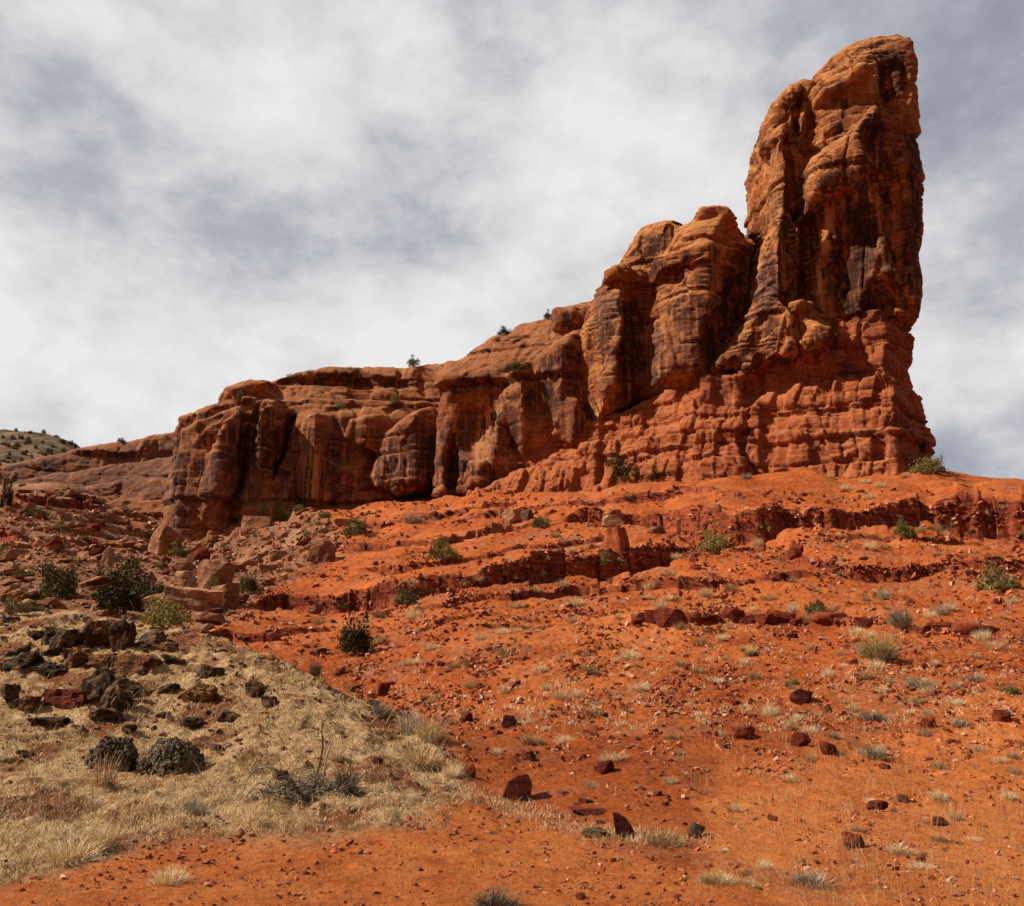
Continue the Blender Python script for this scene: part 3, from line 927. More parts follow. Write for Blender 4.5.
TOWER = [
    dict(p=[(815, 86), (817, 75), (832, 60), (853, 45), (870, 41), (887, 43), (901, 49), (910, 60), (912, 72), (917, 75), (916, 99), (922, 113), (923, 127), (928, 143), (927, 154), (919, 173), (922, 187), (921, 217), (921, 230), (917, 247), (912, 260), (915, 274), (918, 300), (915, 321), (907, 334), (860, 330), (841, 332), (822, 340), (801, 344), (786, 318), (781, 304), (778, 260), (785, 225), (793, 195), (792, 162), (800, 140), (797, 124), (805, 105)],
         D=88, mid=5, T=16, r=4.5, f=[(872, 150, 86, -.075, 0), (872, 150, 86, .10, 0), (815, 290, 87.6, 0.0, -.004)], rough=.7),
    # thick upper lip above the alcove
    dict(p=[(805, 215), (835, 190), (862, 178), (880, 150), (875, 110), (850, 130), (812, 160), (797, 205), (783, 260), (779, 298), (790, 290), (800, 262)], D=86, mid=3, T=9, r=1.6, blend=1.4, f=[(862, 150, 85.0, -.06, 0), (862, 150, 85.0, .16, 0)]),
    dict(p=[(878, 68), (900, 74), (908, 80), (900, 86), (880, 68), (850, 85), (822, 100), (812, 92), (840, 68)], D=86, mid=3, T=9, r=1.2, f=[(872, 60, 84.9, -.075, 0), (872, 60, 84.9, .09, 0)]),
    # right shoulder pillar
    dict(p=[(896, 120), (922, 113), (928, 143), (921, 173), (921, 230), (913, 260), (918, 300), (912, 325), (893, 318), (888, 260), (892, 200)], D=90, mid=3, T=9, r=2.4, f=[(900, 200, 88.2, -.05, 0), (900, 200, 88.2, .10, 0)]),
    # back slab to the west
    dict(p=[(816, 79), (800, 82), (786, 89), (777, 99), (769, 113), (764, 129), (768, 142), (764, 158), (762, 170), (765, 184), (762, 200), (761, 233), (759, 258), (753, 274), (748, 307), (756, 335), (800, 335), (808, 200), (815, 100)],
         D=93, mid=3, T=12, r=3.2, f=[(786, 150, 90.8, -.07, 0), (786, 150, 90.8, .09, 0)], rough=.6),
    # slender pillar in the cleft
    dict(p=[(775, 118), (790, 120), (796, 140), (793, 165), (790, 200), (786, 232), (770, 235), (768, 200), (772, 165), (768, 140)], D=91, mid=2, T=5, r=1.9, f=[(780, 150, 89.8, -.03, 0), (780, 150, 89.8, .05, 0)]),
    # draped fin falling to the lower left
    dict(p=[(778, 212), (765, 240), (756, 272), (749, 307), (730, 338), (714, 362), (706, 374), (708, 381), (722, 373), (733, 366), (744, 374), (757, 372), (760, 345), (770, 325), (786, 305), (800, 270), (800, 222)],
         D=90.5, mid=2, T=9, r=1.9, f=[(772, 290, 88.6, -.05, 0), (772, 290, 88.6, .12, 0)]),
    # wedge of fallen-looking faces under the lip
    dict(p=[(756, 302), (770, 292), (781, 303), (792, 322), (802, 343), (794, 356), (766, 360), (757, 350), (753, 330)], D=90, mid=2, T=7, r=.7, f=[(786, 320, 88.0, -.055, 0), (786, 320, 88.0, .07, 0)]),
    dict(p=[(793, 303), (812, 296), (826, 300), (838, 318), (842, 334), (826, 345), (806, 352), (798, 345), (796, 322)], D=89, mid=2, T=7, r=.8, f=[(822, 320, 86.7, -.05, 0.01), (822, 320, 86.7, .06, 0)]),
]
TOWER_CARVE = [(846, 258, 86.0, 3.9, 5.4, 7.8, .22), (852, 300, 86.3, 3.2, 4.4, 4.2, 0), (826, 285, 86.6, 1.6, 3.0, 4.0, .3), (868, 215, 86.6, 2.8, 3.2, 4.5, .2), (884, 300, 87.2, 3.2, 3.0, 3.0, -.2), (896, 215, 87.6, 1.7, 2.2, 8.5, -.05), (893, 88, 86.6, 2.0, 2.3, 4.2, -.1), (803, 322, 87.0, 1.2, 2.4, 2.8, .3),
               (799, 190, 89.2, .6, 3.4, 9.0, -.06), (803, 105, 90.2, .7, 3.6, 5.0, .25), (874, 142, 85.6, 1.6, 2.0, 2.8, 0), (762, 322, 87.9, 1.1, 2.2, 3.2, .1), (750, 350, 88.3, .9, 2.0, 2.4, .4), (782, 106, 91.0, 1.9, 2.2, 2.6, .4),
               (845, 108, 86.6, .9, 1.3, .9, .4), (762, 335, 88.0, .9, 2.0, 2.6, .15)]
PLINTH = [
    dict(p=[(846, 312), (905, 316), (908, 354), (911, 371), (918, 394), (930, 421), (932, 437), (928, 500), (700, 505), (700, 430), (712, 385), (735, 372), (764, 362), (800, 350), (822, 338)],
         D=90, mid=4, T=14, r=1.0, f=[(866, 330, 88.6, -.045, -.022), (866, 330, 88.6, .115, -.022)], rough=.9),
    dict(p=[(770, 395), (800, 388), (850, 380), (905, 385), (925, 425), (928, 500), (700, 505), (705, 430), (740, 405)], D=89, mid=4, T=14, r=.9, f=[(870, 400, 86.6, -.04, -.018), (870, 400, 86.6, .12, -.018)], rough=.9),
    dict(p=[(724, 440), (760, 432), (860, 430), (935, 437), (938, 500), (690, 510)], D=88.5, mid=3, T=14, r=.7, f=[(875, 450, 85.6, -.032, -.02), (875, 450, 85.6, .10, -.02)], rough=.7),
    dict(p=[(525, 455), (560, 436), (600, 420), (650, 396), (690, 380), (715, 372), (740, 372), (745, 500), (520, 520)],
         D=95, mid=4, T=16, r=1.0, f=[(720, 400, 91.6, -.05, -.025)], rough=1.0),
    dict(p=[(640, 430), (700, 420), (740, 425), (745, 500), (560, 510), (590, 450)], D=93, mid=4, T=16, r=.8, f=[(720, 440, 89.8, -.05, -.03)], rough=1.0),
    dict(p=[(470, 492), (500, 480), (530, 466), (560, 452), (600, 440), (600, 520), (460, 530)], D=97, mid=3, T=16, r=.9, f=[(560, 470, 96.0, -.045, -.05)], rough=.8),
]
PLINTH_CARVE = []
FIN = [
    dict(p=[(752, 248), (742, 238), (732, 226), (712, 216), (697, 219), (680, 227), (666, 222), (652, 226), (640, 233), (634, 242), (628, 256), (616, 280), (604, 295), (600, 400), (745, 400)],
         D=99, mid=2, T=12, r=2.0, f=[(690, 300, 96.0, -.03, 0)], rough=.7),
    # the big rounded hump beside the tower
    dict(p=[(752, 250), (742, 233), (732, 215), (712, 207), (697, 210), (696, 219), (680, 225), (668, 250), (659, 283), (649, 310), (647, 356), (646, 396), (686, 396), (712, 386), (735, 335), (748, 300), (758, 270)],
         D=93, mid=5, T=18, r=4.2, f=[(698, 300, 91.0, -.05, 0), (698, 300, 91.0, .095, 0), (700, 260, 91.2, 0, -.05)], rough=.7),
    # its capstone
    dict(p=[(695, 214), (699, 208), (713, 206), (726, 209), (734, 218), (738, 226), (722, 222), (712, 216), (704, 221), (696, 220)], D=94, mid=2, T=9, r=.9, f=[(712, 210, 92.8, 0, 0)]),
    dict(p=[(652, 258), (700, 245), (745, 243), (748, 256), (700, 262), (660, 275)], D=92.5, mid=3, T=9, r=.9, f=[(700, 250, 90.9, -.04, 0), (700, 250, 90.9, .06, 0)]),
    # second hump
    dict(p=[(694, 224), (676, 217), (665, 217), (652, 221), (640, 228), (632, 237), (627, 250), (623, 263), (614, 272), (611, 281), (604, 287), (598, 293), (592, 306), (586, 318), (579, 339), (580, 370), (583, 399), (594, 428), (614, 412), (652, 398), (670, 300)],
         D=97, mid=4, T=18, r=3.6, f=[(616, 340, 94.2, -.06, 0), (616, 340, 94.2, .12, 0), (640, 320, 94.9, 0, -.06)], rough=.7),
    dict(p=[(607, 272), (618, 264), (632, 268), (634, 279), (620, 284), (610, 281)], D=96, mid=3, T=8, r=.8, f=[(620, 272, 95.6, 0, 0)]),
    dict(p=[(598, 293), (612, 280), (640, 280), (640, 310), (590, 312)], D=98, mid=3, T=8, r=1.0, f=[(620, 290, 96.4, -.03, 0)]),
]
FIN_CARVE = [(637, 330, 94.6, 1.7, 3.2, 9.0, .05), (722, 335, 91.6, 2.2, 1.8, 6.0, .28), (748, 300, 92, .8, 3, 7, .1), (628, 375, 95.5, 1.6, 2.2, 5, 0), (676, 272, 90.9, 2.0, .8, .35, -.1), (651, 330, 93.0, .5, 3, 7.5, 0),
             (676, 300, 91.8, 1.1, .6, .5, .3), (700, 390, 91.5, 5, 2.0, .8, 0)]
CLIFF = [
    # slope of slickrock behind the draped fins
    dict(p=[(600, 300), (586, 305), (575, 305), (558, 307), (556, 320), (545, 319), (533, 321), (520, 324), (510, 331), (495, 336), (480, 346), (463, 361), (450, 361), (440, 372), (435, 500), (600, 480)],
         D=104, mid=5, T=26, r=1.5, f=[(520, 380, 101.0, -.03, -.08), (520, 380, 100.6, -.03, 0)], rough=.6),
    dict(p=[(556, 309), (586, 305), (596, 306), (600, 330), (556, 330)], D=101, mid=3, T=9, r=1.2, f=[(575, 315, 101.0, 0, 0)]),
    # draped fins
    dict(p=[(600, 318), (580, 330), (560, 340), (543, 352), (528, 365), (518, 385), (515, 420), (520, 455), (530, 450), (545, 438), (585, 445), (592, 425), (584, 399), (581, 370)],
         D=99, mid=3, T=12, r=1.5, f=[(560, 390, 97.3, -.07, 0), (560, 390, 97.3, .08, 0), (560, 350, 97.6, 0, -.06)]),
    dict(p=[(540, 352), (524, 362), (508, 376), (499, 395), (492, 425), (487, 462), (487, 474), (496, 472), (502, 450), (508, 425), (516, 440), (524, 456), (530, 440), (536, 400), (545, 370)],
         D=99.5, mid=2, T=9, r=1.3, f=[(522, 400, 98.2, -.06, 0), (522, 400, 98.2, .12, 0)]),
    dict(p=[(566, 398), (580, 402), (590, 425), (586, 440), (572, 445), (560, 440)], D=98, mid=2, T=8, r=.8, f=[(574, 420, 96.6, -.06, 0), (574, 420, 96.6, .06, 0)]),
    # recessed orange panel with a dark lip
    dict(p=[(440, 375), (500, 368), (505, 385), (498, 396), (470, 400), (446, 404)], D=103, mid=2, T=9, r=1.1, f=[(470, 385, 101.4, -.02, 0)]),
    dict(p=[(470, 462), (487, 460), (487, 490), (466, 490)], D=100, mid=2, T=5, r=.9, f=[(478, 475, 99.5, 0, 0)]),
    # main body of the wall
    dict(p=[(480, 352), (465, 357), (452, 361), (436, 364), (419, 366), (395, 366), (372, 367), (340, 368), (313, 371), (290, 377), (273, 381), (262, 379), (250, 380), (235, 383), (223, 388), (219, 398), (220, 406), (200, 411), (180, 418), (172, 440), (165, 560), (480, 530)],
         D=118, mid=6, T=34, r=1.5, f=[(330, 400, 112.5, .01, 0), (330, 450, 111.0, .012, -.05)], rough=1.0),
    # bench of thin beds
    dict(p=[(480, 400), (440, 402), (380, 402), (300, 400), (250, 402), (215, 415), (180, 430), (170, 560), (480, 530)], D=113, mid=4, T=26, r=1.0, f=[(330, 415, 109.4, .015, -.06), (330, 420, 109.2, .015, -.01)], rough=.7),
    # buttresses from right to left
    dict(p=[(444, 412), (432, 408), (415, 412), (398, 422), (384, 440), (374, 465), (369, 480), (376, 488), (398, 494), (426, 490), (442, 478), (447, 450), (449, 425)], D=107, mid=3, T=14, r=1.5, f=[(418, 450, 104.2, -.06, 0), (418, 450, 104.2, .09, 0)]),
    dict(p=[(300, 414), (290, 425), (284, 450), (276, 470), (275, 500), (290, 506), (345, 504), (372, 498), (376, 470), (382, 440), (392, 420), (350, 412)], D=110, mid=3, T=14, r=1.5, f=[(312, 450, 107.6, -.06, 0), (312, 450, 107.6, .03, 0)], rough=1.0),
    dict(p=[(256, 404), (249, 430), (246, 470), (246, 508), (280, 508), (282, 460), (291, 420), (282, 400)], D=109.5, mid=3, T=14, r=1.5, f=[(266, 450, 106.6, -.08, 0), (266, 450, 106.6, .10, 0)]),
    dict(p=[(246, 398), (232, 415), (220, 440), (205, 468), (197, 500), (196, 530), (222, 528), (236, 500), (244, 465), (254, 430), (260, 402)], D=109, mid=3, T=14, r=1.5, f=[(226, 460, 105.6, -.05, 0), (226, 460, 105.6, .16, 0)]),
    dict(p=[(247, 385), (225, 390), (220, 406), (222, 430), (206, 460), (196, 500), (188, 540), (168, 548), (164, 510), (172, 470), (184, 440), (182, 430), (180, 418), (200, 410), (219, 404)], D=113, mid=4, T=20, r=1.5, f=[(200, 470, 109.0, -.05, -.03), (200, 470, 109.0, .05, -.03)]),
    dict(p=[(246, 500), (280, 502), (278, 530), (240, 535), (222, 528)], D=107, mid=3, T=12, r=1.0, f=[(250, 510, 105.8, 0, -.03)]),
    dict(p=[(178, 418), (200, 408), (221, 404), (222, 424), (196, 424), (182, 430)], D=113, mid=3, T=12, r=1.3, f=[(200, 415, 110.6, 0, 0)]),
    dict(p=[(306, 416), (322, 412), (336, 440), (345, 480), (340, 503), (296, 503), (298, 460)], D=108, T=9, r=.5, f=[(318, 450, 106.4, -.06, 0), (318, 450, 106.4, .11, 0)], rough=.4),
    dict(p=[(352, 420), (384, 414), (392, 430), (380, 452), (360, 446), (346, 440)], D=108, T=8, r=.6, f=[(366, 430, 106.4, -.05, 0), (366, 430, 106.4, .06, 0)], rough=.4),
    dict(p=[(262, 408), (274, 406), (270, 440), (258, 500), (250, 504), (252, 450)], D=108, T=8, r=.5, f=[(262, 450, 105.2, -.06, 0), (262, 450, 105.2, .14, 0)], rough=.3),
    dict(p=[(228, 420), (242, 410), (238, 450), (216, 500), (204, 520), (206, 480)], D=107, T=8, r=.5, f=[(224, 460, 104.4, -.06, 0), (224, 460, 104.4, .16, 0)], rough=.3),
    # cap blocks on the rim
    dict(p=[(226, 387), (250, 380), (272, 381), (268, 392), (240, 400), (222, 400)], D=114, mid=3, T=12, r=1.5, f=[(250, 390, 111.2, 0, 0)]),
    # low foot of crumbly beds
    dict(p=[(480, 490), (440, 487), (400, 497), (345, 506), (280, 510), (230, 530), (190, 548), (190, 580), (480, 540)], D=108, mid=4, T=20, r=1.0, f=[(330, 520, 107.4, .02, -.05)], rough=.8),
    # far wing that runs away to the left, bed above bed
    dict(p=[(188, 430), (165, 435), (153, 436), (132, 441), (118, 443), (103, 444), (80, 449), (59, 454), (30, 460), (0, 467), (-60, 474), (-60, 520), (190, 520)],
         D=140, T=34, r=1.2, f=[(90, 460, 138.0, .02, -.06)], rough=.9),
    dict(p=[(180, 452), (150, 458), (120, 464), (60, 474), (0, 486), (-60, 488), (-60, 530), (180, 530)], D=134, T=20, r=.8, f=[(90, 470, 134.0, .0, -.10)], rough=.9),
    dict(p=[(180, 478), (140, 480), (100, 484), (50, 490), (-60, 500), (-60, 540), (180, 540)], D=127, T=20, r=.7, f=[(90, 490, 126.0, .0, -.10)], rough=1.2),
    dict(p=[(180, 500), (120, 500), (60, 506), (30, 505), (-60, 512), (-60, 550), (180, 550)], D=120, T=20, r=.7, f=[(90, 510, 117.0, .03, -.08)], rough=1.5),
    dict(p=[(150, 522), (100, 520), (60, 527), (0, 530), (-60, 534), (-60, 560), (150, 560)], D=108, T=20, r=.6, f=[(90, 530, 106.0, .03, -.08)], rough=1.5),
]
CLIFF_CARVE = [(472, 430, 101.5, 3.0, 2.0, 4.0, 0), (503, 440, 98.6, 1.0, 1.8, 3.4, .1), (540, 420, 98.0, 1.3, 1.5, 3.6, 0), (280, 445, 107.4, .6, 3.5, 5.0, .22), (243, 450, 106.6, .8, 3.5, 8, .14), (348, 455, 107.6, 3.0, 1.6, 1.3, 0),
               (233, 508, 105.6, .7, 2.5, 3.5, .1), (452, 470, 103.5, .9, 2.5, 4, 0), (356, 382, 114.6, 12, 1.2, 1.0, 0)]


def build_butte():
    root = link('sandstone_butte', None, loc=(20, 100, 0))
    tag(root, 'towering red sandstone butte with a long cliff wall trailing off above the red slope', 'rock formation')
    tl = [(872, 60, 86, .45), (880, 116, 86, .6), (878, 160, 86, .55), (885, 300, 86, .4)]
    hl = [(720, 240, 92, .5), (700, 265, 92, .5), (616, 300, 95, .3)]
    pl = [(866, 369, 88, .30), (866, 404, 87, .35), (866, 434, 86, .45), (866, 340, 89, .2)]
    cl = [(380, 374, 113, .4), (380, 403, 110, .6), (330, 501, 108, .8), (110, 446, 135, .5)]
    specs = [
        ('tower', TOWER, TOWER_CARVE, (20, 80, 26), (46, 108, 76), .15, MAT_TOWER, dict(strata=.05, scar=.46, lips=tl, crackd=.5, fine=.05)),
        ('plinth', PLINTH, PLINTH_CARVE, (-18, 80, 12), (46, 118, 40), .17, MAT_PED, dict(strata=.05, scar=.30, blocks=.55, lips=pl, crackd=.2, flute=.05)),
        ('hump', FIN, FIN_CARVE, (6, 86, 24), (32, 118, 56), .16, MAT_TOWER, dict(strata=.05, scar=.44, lips=hl, crackd=.5, fine=.05)),
        ('cliff_wall', CLIFF, CLIFF_CARVE, (-92, 90, 10), (14, 172, 50), .24, MAT_CLIFF, dict(strata=.05, scar=.42, lips=cl, crackd=.38, flute=.14, lump=.22, fine=.05)),
    ]
    for (nm, pcs, cv, lo, hi, h, mat, kw) in specs:
        V, Q = build_rock(nm, pcs, cv, lo, hi, h)
        V = rock_detail(V, Q, **kw)
        me = make_mesh(nm, V - np.array([20, 100, 0]), Q, mat)
        stain_shade_attr(me, V)
        link(nm, me, root)
    return root


# ------------------------------------------------------------------ placing things where a photo ray meets the land
def prepare_rays():
    bpy.context.view_layer.update()
    return bpy.context.evaluated_depsgraph_get()


def cast(px, py):
    xc, yc = (px - CX) / FPX, -(py - CY) / FPX
    dr = Vector((xc, math.cos(PITCH) - yc * math.sin(PITCH), math.sin(PITCH) + yc * math.cos(PITCH))).normalized()
    for q in range(14):
        hit, loc, nor, fi, ob, mx = scene.ray_cast(DG, Vector((0, 0, EYE)), dr, distance=900.0)
        if hit:
            return loc, loc.y, ob.name
        py += 1.5
        yc = -(py - CY) / FPX
        dr = Vector((xc, math.cos(PITCH) - yc * math.sin(PITCH), math.sin(PITCH) + yc * math.cos(PITCH))).normalized()
    g = g_pix(px, py)
    return g, g.y, 'ground'


def m_per_px(loc):
    return (loc.y * math.cos(PITCH) + (loc.z - EYE) * math.sin(PITCH)) / FPX


# ------------------------------------------------------------------ materials of the loose things
def stone_material(name, cols, patch=None, patch_amt=.5, scale=3.0, obj_space=True):
    m, t, b = new_mat(name, .9, .2)
    tc_ = t.n('ShaderNodeTexCoord')
    P = t.n('ShaderNodeNewGeometry').outputs['Position']
    n2 = t.noise(P, scale, 6, .65)
    n3 = t.noise(P, scale * 6, 5, .7)
    oi = t.n('ShaderNodeObjectInfo')
    f = t.math('ADD', t.math('MULTIPLY', n2, .55), t.math('MULTIPLY', n3, .45))
    f = t.math('ADD', f, t.math('MULTIPLY', t.math('SUBTRACT', oi.outputs['Random'], .5), .16))
    c = t.ramp(f, [(.36, cols[0]), (.5, cols[1]), (.66, cols[2])])
    if patch:
        v = t.noise(P, scale * 1.6, 5, .7)
        c = t.mix(t.math('MULTIPLY', t.smooth(v, .50, .56), patch_amt), c, (*patch, 1))
    tilt_ = t.vmath('MULTIPLY', t.vmath('ADD', tc_.outputs['Object'], (0, 0, 0)), (.5, .5, 7.0))
    bd = t.noise(tilt_, 1.0, 5, .7, .4)
    c = t.mix(t.math('MULTIPLY', t.smooth(bd, .47, .40), .5), c, cols[0] + (1,))
    t.l(c, b.inputs['Base Color'])
    bump(t, b, bd, .5, .12)
    n0 = bump(t, b, t.math('ADD', n2, t.math('MULTIPLY', bd, .5)), .9, .25)
    bump(t, b, n3, .8, .05, n0)
    return m


M_RED = stone_material('red_stone', [(.10, .015, .005), (.28, .048, .014), (.46, .12, .040)], scale=2.5)
M_TANR = stone_material('tan_stone', [(.15, .052, .024), (.33, .145, .066), (.52, .28, .15)], (.26, .075, .03), .55, scale=1.2)
M_DARK = stone_material('dark_lichen_stone', [(.018, .010, .006), (.060, .032, .018), (.24, .13, .065)], (.34, .18, .07), .5, scale=3.0)
M_RUST = stone_material('rusty_lichen_stone', [(.05, .020, .010), (.22, .075, .022), (.50, .23, .06)], (.035, .020, .014), .7, scale=3.2)
M_MARO = stone_material('maroon_stone', [(.06, .009, .004), (.19, .028, .010), (.36, .078, .026)], scale=3.0)


def plant_material(name, c0, c1, c2, trans=0.0):
    m, t, b = new_mat(name, .8, .1)
    oi = t.n('ShaderNodeObjectInfo')
    P = t.n('ShaderNodeNewGeometry').outputs['Position']
    n = t.noise(P, 6.0, 3, .7)
    n2 = t.noise(P, 45.0, 2, .7)
    f = t.math('ADD', t.math('MULTIPLY', n, .6), t.math('ADD', t.math('MULTIPLY', n2, .4), t.math('MULTIPLY', t.math('SUBTRACT', oi.outputs['Random'], .5), .3)))
    t.l(t.ramp(f, [(.34, c0), (.5, c1), (.66, c2)]), b.inputs['Base Color'])
    return m


M_STRAW = plant_material('straw', (.38, .21, .095), (.80, .56, .31), (.95, .78, .52))
M_PALE = plant_material('pale_straw', (.28, .16, .07), (.58, .395, .205), (.82, .62, .37))
M_SAGE = plant_material('sage_twigs', (.12, .085, .05), (.30, .235, .145), (.50, .41, .27))
M_JUN = plant_material('juniper_green', (.026, .023, .006), (.095, .080, .020), (.26, .20, .06))
M_OLIVE = plant_material('olive_leaves', (.055, .050, .012), (.16, .135, .033), (.32, .25, .07))
M_GOLD = plant_material('rabbitbrush_tips', (.30, .20, .05), (.60, .43, .13), (.80, .62, .25))
M_TWIG = plant_material('dead_wood', (.09, .065, .045), (.34, .26, .185), (.62, .50, .38))
M_CUSH = plant_material('dark_cushion', (.014, .010, .006), (.045, .031, .020), (.20, .145, .09))

# ------------------------------------------------------------------ rock shapes
import bmesh


def rock_mesh(name, seed, mat, sub=4, flat=1.0, cuts=12, rough=.05, sharp=True):
    rng = np.random.RandomState(seed)
    bm = bmesh.new()
    bmesh.ops.create_icosphere(bm, subdivisions=sub, radius=1.0)
    V = np.array([v.co[:] for v in bm.verts])
    F = np.array([[v.index for v in f.verts] for f in bm.faces])
    bm.free()
    for q in range(cuts):
        n = rng.randn(3); n[2] *= .8; n /= np.linalg.norm(n)
        dd = rng.uniform(.48, .82)
        V = V - np.maximum(V @ n - dd, 0)[:, None] * n
    if flat:
        V[:, 2] = np.clip(V[:, 2], -.62, .62 if rng.rand() < .6 else .5)
    nn = fbm(V[:, 0] * 1.7 + seed, V[:, 1] * 1.7, V[:, 2] * 1.7, 4, .55, seed=seed % 11)
    V = V * (1 + rough * 1.6 * nn)[:, None]
    if rough > .1:                                              # weathered, craggy stone
        rg = ridged(V[:, 0] * 2.4 + seed, V[:, 1] * 2.4, V[:, 2] * 3.0, 3, .55, seed=seed % 7)
        V = V * (1 + .10 * (rg - .6))[:, None]
    V -= (V.max(0) + V.min(0)) / 2
    V /= (V.max(0) - V.min(0))            # unit box, centred
    return make_mesh(name, V, F, mat, smooth=False)


def rock_set(name, mat, n=6, sub=3, seed=0, cuts=11, rough=.05):
    return [rock_mesh(name, seed + k * 13, mat, sub, 1.0, cuts, rough) for k in range(n)]


LANDMARKS = []


def add_rock(name, me, px, py, w, h, label, category, mat=None, depth=1.0, rz=None, tilt=(0, 0), group=None, sink=.16, mark=None, loc=None):
    if loc is None:
        loc, D, _ = cast(px, py)
    k = m_per_px(loc)
    W_, H_ = w * k, h * k
    o = link(name, me)
    dp = W_ * depth * .8
    o.scale = (W_ * 1.04, dp, H_ * (1 + sink))
    o.rotation_euler = (tilt[0], tilt[1], 0)
    o.location = (loc.x, loc.y + dp * .35, loc.z + H_ * (.5 - sink * .5))
    tag(o, label, category, group)
    if mark:
        LANDMARKS.append((px, py, mark))
    return o


# ------------------------------------------------------------------ plant shapes
def blades(rng, n, r0, h, spread, width, bend=.5, hvar=.5, droop=0.0):
    """n bent blades; returns verts and tris"""
    a = rng.uniform(0, 2 * math.pi, n)
    rr = r0 * np.sqrt(rng.rand(n))
    base = np.stack([np.cos(a) * rr, np.sin(a) * rr, np.zeros(n)], 1)
    a2 = a + rng.randn(n) * .6
    lean = spread * (rr / max(r0, 1e-6)) * rng.uniform(.4, 1.3, n)
    L = h * rng.uniform(1 - hvar, 1, n)
    dirv = np.stack([np.cos(a2) * np.sin(lean), np.sin(a2) * np.sin(lean), np.cos(lean)], 1)
    mid = base + dirv * (L * .55)[:, None]
    lean2 = lean + bend * rng.uniform(.2, 1, n)
    dir2 = np.stack([np.cos(a2) * np.sin(lean2), np.sin(a2) * np.sin(lean2), np.cos(lean2) - droop], 1)
    tip = mid + dir2 * (L * .5)[:, None]
    t = rng.uniform(0, math.pi, n)
    side = np.stack([np.cos(t), np.sin(t), np.zeros(n)], 1) * (width * .5)
    V = np.stack([base - side, base + side, mid + side * .8, mid - side * .8, tip], 1).reshape(-1, 3)
    i = np.arange(n)[:, None] * 5
    Q = i + np.array([[0, 1, 2, 3]])
    T = i + np.array([[3, 2, 4]])
    return V, Q, T


def tuft_mesh(name, seed, mat, n=170, r0=.35, h=1.0, spread=1.1, width=.03, bend=.6):
    rng = np.random.RandomState(seed)
    V, Q, T = blades(rng, n, r0, h, spread, width, bend)
    V[:, :2] *= .5 / max(np.abs(V[:, :2]).max() * .8, 1e-6)
    V[:, 2] *= 1.0 / (V[:, 2].max())
    return make_mesh(name, V, [Q, T], mat, smooth=False)


def leaf_mesh(name, seed, mat, clumps=46, per=46, leaf=.035, shape=(1, 1, 1), gap=.25, lift=.12, core=.30):
    """a shrub crown: leaf-sized faces in clumps spread through a dome (unit width, unit height)"""
    rng = np.random.RandomState(seed)
    C_ = []
    while len(C_) < clumps:
        p = rng.uniform(-1, 1, 3); p[2] = rng.uniform(0, 1)
        r_ = math.sqrt(p[0] ** 2 + p[1] ** 2 + p[2] ** 2)
        if core < r_ < 1.0 * (0.78 + .55 * float(pnoise(p[0] * 1.5, p[1] * 1.5, p[2] * 1.5, seed))):
            C_.append(p)
    C_ = np.array(C_)
    cr = rng.uniform(.10, .26, clumps)
    P = np.repeat(C_, per, 0) + rng.randn(clumps * per, 3) * np.repeat(cr, per)[:, None] * .55
    P[:, 2] = np.abs(P[:, 2])
    n = len(P)
    u = rng.randn(n, 3); u /= np.linalg.norm(u, axis=1, keepdims=True)
    w_ = np.cross(u, rng.randn(n, 3)); w_ /= np.linalg.norm(w_, axis=1, keepdims=True)
    sz = leaf * rng.uniform(.6, 1.5, n)[:, None]
    V = np.stack([P - u * sz * 1.4, P + w_ * sz * .6, P + u * sz * 1.4, P - w_ * sz * .6], 1).reshape(-1, 3)
    V[:, :2] *= .5
    V[:, 2] = V[:, 2] * (1 - lift) + lift
    V[:, 2] = np.clip(V[:, 2], 0.02, 1.08)
    Q = np.arange(n)[:, None] * 4 + np.array([[0, 1, 2, 3]])
    return make_mesh(name, V, Q, mat, smooth=False)


def tubes(segs, sides=5):
    """segs: list of (p0, r0, p1, r1)"""
    n = len(segs)
    P0 = np.array([s[0] for s in segs]); P1 = np.array([s[2] for s in segs])
    R0 = np.array([s[1] for s in segs]); R1 = np.array([s[3] for s in segs])
    dv = P1 - P0; dv /= np.linalg.norm(dv, axis=1, keepdims=True) + 1e-9
    ref = np.where(np.abs(dv[:, 2:3]) > .9, np.array([[1., 0, 0]]), np.array([[0, 0, 1.]]))
    u = np.cross(dv, ref); u /= np.linalg.norm(u, axis=1, keepdims=True)
    w_ = np.cross(dv, u)
    V = []
    for (P, R) in ((P0, R0), (P1, R1)):
        for k in range(sides):
            a = 2 * math.pi * k / sides
            V.append(P + (u * math.cos(a) + w_ * math.sin(a)) * R[:, None])
    V = np.stack(V, 1).reshape(-1, 3)
    F = []
    for k in range(sides):
        F.append([k, (k + 1) % sides, sides + (k + 1) % sides, sides + k])
    F = (np.arange(n)[:, None, None] * 2 * sides + np.array(F)[None]).reshape(-1, 4)
    return V, F


def branch(rng, p, d_, length, rad, depth, segs, wig=.35, kids=3, gravity=0.0, taper=.6):
    steps = 4
    for s_ in range(steps):
        d2 = d_ + rng.randn(3) * wig * .35
        d2[2] -= gravity
        d2 /= np.linalg.norm(d2)
        q = p + d2 * length / steps
        r2 = rad * (1 - (1 - taper) * (s_ + 1) / steps)
        r1 = rad * (1 - (1 - taper) * s_ / steps)
        segs.append((p, r1, q, r2))
        p, d_ = q, d2
        if depth > 0 and s_ >= 1:
            for k in range(kids if s_ == steps - 1 else 1):
                dd = d_ + rng.randn(3) * .75
                dd /= np.linalg.norm(dd)
                branch(rng, p, dd, length * rng.uniform(.45, .75), r2 * .65, depth - 1, segs, wig, kids, gravity, taper)


